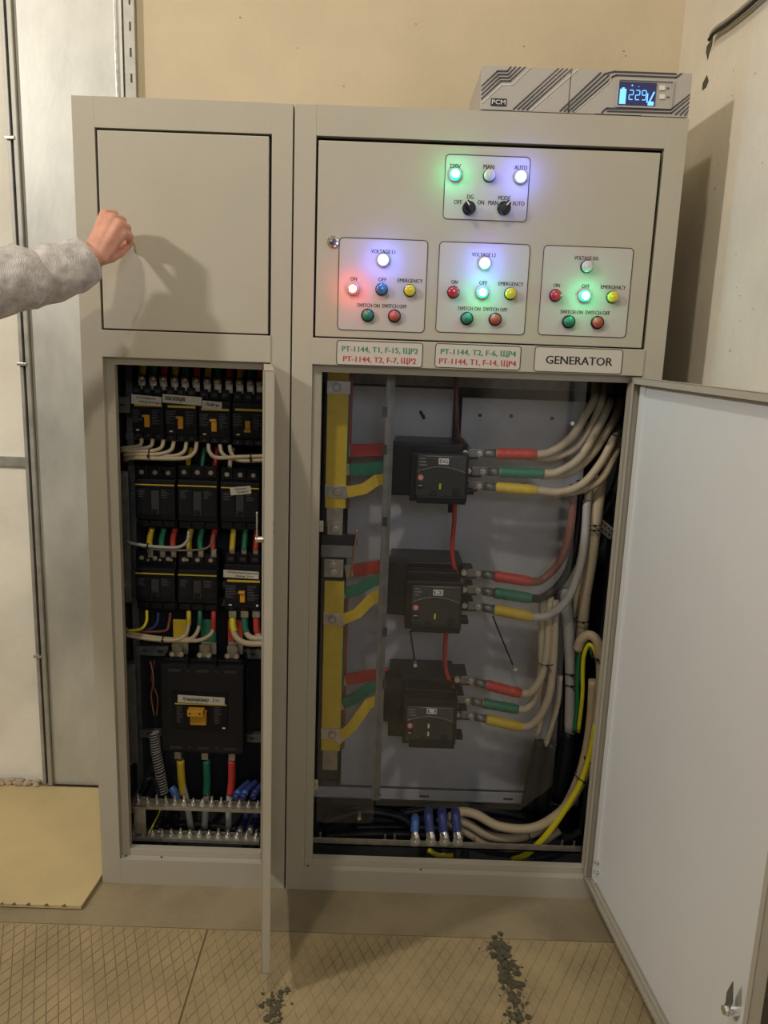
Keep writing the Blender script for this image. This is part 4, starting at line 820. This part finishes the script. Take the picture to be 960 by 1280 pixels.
cable('pale grey cable running straight down beside the clear shield', [(706, 735, .21), (711, 790, .2), (713, 850, .2), (712, 916, .2)], .015, GRYC); cable('thick black cable running down behind the clear shield', [(697, 740, .24), (700, 800, .235), (702, 860, .23), (702, 960, .23)], .017, BLK)
cable('cream cable dropping into the black sleeve, nearer', [(700, 845, .2), (698, 875, .2), (690, 905, .195), (682, 932, .195)], .008, CREAM); cable('cream cable dropping into the black sleeve, behind', [(682, 850, .23), (678, 890, .225), (670, 930, .22)], .009, CREAM)
for i, P in enumerate(([(676, 926, .205), (668, 965, .2), (660, 1010, .2)], [(690, 928, .2), (684, 965, .19), (676, 1010, .19)], [(710, 915, .2), (708, 945, .2), (698, 1000, .21)])): cable(f'black heat shrink sleeve at the foot of the cables, {who2[i]} from the left', P, [.018, .022, .022], BLK2, 'cable sleeve', 'cable_sleeve')
cable('cream cable looping over and down the right side to the bottom lugs', [(722, 812, .15), (727, 799, .14), (738, 794, .13), (748, 806, .12), (751, 840, .12), (749, 880, .12), (744, 920, .115), (736, 955, .11), (720, 990, .11), (698, 1017, .11), (665, 1035, .115), (625, 1033, .12), (595, 1018, .13), (575, 1015, .14), (568, 1024, .11)], .0125, CREAM)
cable('second cream cable sweeping along the bottom, under the first', [(741, 850, .14), (738, 900, .14), (732, 940, .14), (722, 975, .14), (706, 1008, .14), (685, 1032, .14), (650, 1047, .14), (612, 1045, .145), (585, 1030, .15), (560, 1020, .15)], .0115, CREAM)
cable('lowest cream cable curving along behind the bottom bar', [(700, 1038, .16), (672, 1055, .15), (640, 1060, .145), (608, 1055, .15), (585, 1042, .155), (548, 1022, .16)], .0105, CREAM)
cable('green cable hanging in the loop at the right side', [(742, 822, .14), (735, 803, .14), (726, 812, .15), (722, 845, .16), (722, 880, .17), (718, 915, .18)], .0062, mat('green_cable', (.01, .16, .06), .4)); cable('yellow cable hanging in the loop at the right side', [(749, 838, .125), (744, 815, .125), (736, 806, .13), (729, 825, .14), (728, 870, .15), (723, 915, .17)], .0055, GYC)
cable('yellow cable running down to the lower right and behind the bottom bar', [(745, 905, .11), (737, 945, .105), (725, 980, .1), (706, 1012, .1), (682, 1045, .1), (658, 1068, .11), (640, 1082, .13)], .0085, GYC); cable('short yellow-green cable end below the blue lugs', [(535, 1062, .15), (548, 1070, .14), (566, 1077, .14)], .0075, GYC)
cable('red wire running down between the top and middle motor breakers', [(568, 628, .19), (568, 650, .2), (565, 690, .2), (570, 715, .2), (580, 728, .2)], .0062, RED); cable('red wire running down from the middle to the lowest motor breaker', [(558, 788, .19), (556, 815, .2), (558, 840, .2), (568, 865, .2), (572, 885, .2)], .0062, RED); cable('dark red wire above the top motor breaker', [(570, 470, .3), (571, 520, .29), (573, 545, .25), (586, 562, .2)], .006, REDC)
cable('thin black wire hanging below the middle motor breaker', [(513, 788, .17), (516, 810, .17), (519, 830, .2)], .0022, BLK); cable('thin black wire hanging below the middle yellow sleeve', [(616, 770, .2), (628, 800, .22), (643, 836, .26)], .0022, BLK)
for i, (u, v, y, r, ax, w_) in enumerate(((741, 655, .185, .021, (0, 0, 1), 'upper of the pair on the thick cream cables'), (740, 661, .185, .021, (0, 0, 1), 'lower of the pair on the thick cream cables'), (727, 775, .2, .020, (0, 0, 1), 'on the cream cables above the loop'), (682, 828, .17, .022, (0, 0, 1), 'on the cream cables above the red sleeve'), (713, 841, .2, .017, (0, 0, 1), 'upper one on the pale grey cable'), (713, 855, .2, .017, (0, 0, 1), 'lower one on the pale grey cable'),
        (745, 822, .12, .014, (.5, 0, 1), 'on the cream loop at the right'), (740, 951, .115, .022, (.3, 0, 1), 'on the cream bundle at lower right, upper'), (728, 972, .115, .024, (.5, 0, 1), 'on the cream bundle at lower right, lower'), (662, 1047, .12, .016, (1, 0, .2), 'on the bottom cream cables'), (772, 545, .16, .014, (.3, 0, 1), 'at the top right cream cables'))):
    tie('black cable tie ' + w_, u, v, y, r, axis=ax, tail=.02)
br = MB(); q = at(757, 661, .19); br.box(-.03, .03, 0, .003, -.014, .014, .001).xform(Matrix.Translation(q) @ Matrix.Rotation(math.radians(38), 4, 'Y')); br = br.build('side_bracket', TIN, cr_)
for k in (-.018, -.006, .006, .018):
    for z in (-.006, .006): MB().box(k - .004, k + .004, -.0006, 0, z - .0018, z + .0018).xform(Matrix.Translation(q) @ Matrix.Rotation(math.radians(38), 4, 'Y')).build('bracket_slot', INSIDE, br)
# bottom bar with blue lugs
a, b, z0, z1 = box_px(388, 1052, 727, 1060, .075); t = thing('terminal_bar', 'long tinned earth bar across the bottom of the wide cabinet', 'terminal bar', ((a + b) / 2, .075, z0))
MB().box(a, b, .075, .100, z0 - .004, z0 + .002, .001).box(a, b, .075, .078, z0 - .004, z1, .001).build('bar', TIN, t)
for u in (400, 481, 493, 593, 703, 718): q = at(u, 1055, .085); MB().cyl((q.x, .088, z0 + .006), .0055, .008, 'Z', 6).cyl((q.x, .088, z0 + .014), .003, .022, 'Z', 8).build('stud', STEEL, t)
for i, (u, m_, nm) in enumerate(((519, BLU, 'bright blue'), (538.5, DBLU, 'dark blue'), (555.5, DBLU, 'dark blue'), (572.5, DBLU, 'dark blue'))):
    t = thing('cable_lug', f'{nm} sleeved cable lug bolted to the earth bar, {who2[i]} from the left', 'cable lug', at(u, 1050, .07))
    MB().tube(px2w([(u - 3 if i else u, 1014 if i else 1022, .14), (u - 3 if i else u, 1020 if i else 1026, .105), (u - 1, 1041, .085)]), .0128 if i else .0115, 14).build('sleeve', m_, t)
    MB().tube(px2w([(u - 1, 1039, .086), (u, 1047, .078), (u, 1050, .073)]), [.0125, .014, .012], 14, True).build('barrel', CHROME, t)
    q = at(u, 1053, .067); MB().prism(rrect(q.x - .013, q.x + .013, q.z - .016, q.z + .016, .012), .0695, .0735).build('tongue', STEEL, t); MB().cyl((q.x, .0675, q.z - .001), .0092, .005, 'Y', 6).cyl((q.x, .0645, q.z - .001), .0045, .010, 'Y', 12).build('bolt', STEEL, t)
for i, P in enumerate(([(400, 1030, .2), (450, 1015, .22), (500, 1022, .22), (520, 1040, .2)], [(440, 1050, .25), (500, 1040, .26), (600, 1066, .25), (690, 1070, .25)], [(500, 1018, .25), (560, 1010, .26), (640, 1018, .26), (700, 1040, .25)], [(400, 1072, .2), (470, 1066, .22), (560, 1080, .22)])):
    cable(f'black cable lying at the bottom of the wide cabinet, {who2[i]} from the front', P, .013, BLK2)
# clear shields in front of the live parts
def sheet(label, pts, y, par_bolts):
    P = [at(u, v, y) for u, v in pts]; t = thing('clear_shield', label, 'acrylic shield', P[0])
    MB().prism([(p.x, p.z) for p in P], y, y + .004).build('sheet', ACR, t)
    for u, v in par_bolts: q = at(u, v, y); MB().cyl((q.x, y - .003, q.z), .005, .005, 'Y', 10).cyl((q.x, y + .012, q.z), .004, .020, 'Y', 8).build('standoff', STEEL, t)
xa, xb, xc = at(402, 700, .052).x, at(478.5, 700, .052).x, at(727, 560, .085).x
def v_at(x, z, y): q = RM.transposed() @ (Vector((x, y, z)) - CAM); return 480 + FPX * q.x / q.y, 640 - FPX * q.z / q.y
zA = at(440, 1029, .052).z
sheet('narrow clear plastic sheet over the busbars', [v_at(xa, 1.36, .052), v_at(xb, 1.36, .052), v_at(xb, zA + .015, .052), v_at(xb - .004, zA + .004, .052), v_at(xb - .015, zA, .052), v_at(xa, zA, .052)], .052, ((449, 1022),))
xl = at(481, 700, .085).x; zB = at(600, 1011, .085).z
sheet('large clear plastic sheet over the motor breakers with a cut lower corner', [v_at(xl, 1.36, .085), v_at(xc, 1.36, .085), v_at(xc, zB + .075, .085), v_at(xc - .082, zB, .085), v_at(xl, zB, .085)], .085, ((519, 831), (644, 836), (715, 529)))
a, b, z0, z1 = box_px(473, 470, 486, 1010, .092); sp = MB().box(xl - .012, xl + .010, .092, .100, zB + .01, 1.34, .001).build('shield_post', RAILM, cr_)
for v in (515, 562, 652, 790, 855): q = at(481, v, .092); MB().box(q.x - .006, q.x + .006, .0905, .0925, q.z - .012, q.z + .012).build('post_slot', INSIDE, sp)

# ================================================================== HAND AND ARM reaching in from the left
def blob_body(segs, ells, vox, name, m, par, smooth_it=6):
    mb = MB()
    for p, q, r0, r1 in segs:
        d = q - p; n = max(2, int(d.length / (min(r0, r1) * .45)))
        for i in range(n + 1):
            r = r0 + (r1 - r0) * i / n; mb.ell(p.lerp(q, i / n), r, r, r, 12)
    for c, rx, ry, rz, M in ells:
        k = MB(); k.ell((0, 0, 0), rx, ry, rz, 16).xform(Matrix.Translation(c) @ M); me = bpy.data.meshes.new('x'); k.bm.to_mesh(me); k.bm.free(); mb.bm.from_mesh(me); bpy.data.meshes.remove(me)
    o = mb.build(name, m, par, True)
    rm = o.modifiers.new('remesh', 'REMESH'); rm.mode = 'VOXEL'; rm.voxel_size = vox; rm.use_smooth_shade = True
    s = o.modifiers.new('smooth', 'SMOOTH'); s.factor = .6; s.iterations = smooth_it
    bpy.context.view_layer.update(); dg = bpy.context.evaluated_depsgraph_get(); me = bpy.data.meshes.new_from_object(o.evaluated_get(dg)); o.modifiers.clear(); o.data = me
    for p in me.polygons: p.use_smooth = True
    return o
def ath(u, v, y): return at(u, v, y + .019)
WR = ath(112, 322, -.150)
person = thing('person', 'person in a grey knit sweater reaching in from the left, hand on the door edge', 'person', WR)
KN = [ath(131, 268, -.120), ath(140, 273, -.128), ath(148, 281, -.130), ath(152, 292, -.124)]      # knuckles: little .. index
PI = [ath(143, 267, -.088), ath(153, 275, -.090), ath(159, 285, -.090), ath(161.5, 295, -.086)]
DI = [ath(147, 277, -.062), ath(155, 286, -.058), ath(158.5, 297, -.055), ath(160.5, 303, -.055)]
TI = [ath(141, 283, -.052), ath(150, 292, -.046), ath(155, 303, -.042), ath(160, 308, -.034)]
ELB = Vector((-.50, -.42, 1.36)); SHO = Vector((-.72, -.78, 1.50))
segs = [(ELB, WR, .046, .030), (SHO, ELB, .058, .047)]
CP = [ath(117, 309, -.150), ath(120, 313, -.155), ath(124, 318, -.155), ath(127, 322, -.150)]
RK = [.0115, .0125, .013, .013]
for i in range(4):
    segs += [(CP[i], KN[i], .015, RK[i]), (KN[i], PI[i], RK[i] * .86, RK[i] * .72), (PI[i], DI[i], RK[i] * .72, RK[i] * .64), (DI[i], TI[i], RK[i] * .64, RK[i] * .56)]
TH = [ath(124, 322, -.140), ath(138, 320, -.118), ath(151, 314, -.082), ath(160, 306, -.048), ath(163, 302, -.030)]
for a_, b_, r0, r1 in zip(TH, TH[1:], (.017, .0145, .0115, .0095), (.0145, .0115, .0095, .0080)): segs.append((a_, b_, r0, r1))
ells = [(ath(133, 298, -.135), .030, .016, .036, Matrix.Rotation(.55, 4, 'Y')), (ath(120, 310, -.148), .024, .018, .028, Matrix.Rotation(.5, 4, 'Y'))]
body = blob_body(segs, ells, .0026, 'arm_and_hand', SKIN, person, 5)
# nail
# sleeve: knit tube with folds
P = [ath(104, 327, -.158), ath(96, 331, -.165), ath(80, 337, -.178), ath(60, 343, -.195), ath(30, 349, -.222), ath(0, 352, -.250), Vector((-.36, -.335, 1.385)), ELB + Vector((0, 0, .01)), Vector((-.60, -.58, 1.42)), SHO]
Rr = [.048, .052, .055, .057, .060, .064, .074, .078, .082, .095]
mb = MB(); mb.tube(P, Rr, 64, True, cap=False)
rings = 6 * (len(P) - 1) + 1
from mathutils import noise as mnoise
mb.bm.verts.ensure_lookup_table()
axis = (P[0] - P[5]).normalized()
for v in mb.bm.verts:
    rel = (v.co - P[0]).dot(axis); ctr = P[0] + axis * rel; n_ = (v.co - ctr); n_.normalize()
    f = mnoise.noise(Vector((rel * 38, v.co.z * 10, v.co.y * 8))) * .0060 + mnoise.noise(v.co * 60) * .0018
    e = min(1, max(0, -rel / .03)); v.co += n_ * (f * e)
bmesh.ops.subdivide_edges(mb.bm, edges=mb.bm.edges[:], cuts=1, use_grid_fill=True, smooth=.6)
# cuff opening rolled inward
slv = mb.build('sweater_sleeve', KNIT, person, True)
so = slv.modifiers.new('thick', 'SOLIDIFY'); so.thickness = .005; so.offset = -1
cf = MB(); d0 = (P[0] - P[1]).normalized()
for k in range(1): cf.tube([P[0] - d0 * .004, P[0] + d0 * .010, P[0] + d0 * .018], [.0495, .047, .040], 48, True, cap=False)
cf.build('cuff', KNIT, person, True).modifiers.new('thick', 'SOLIDIFY').thickness = .004
bpy.context.view_layer.update()
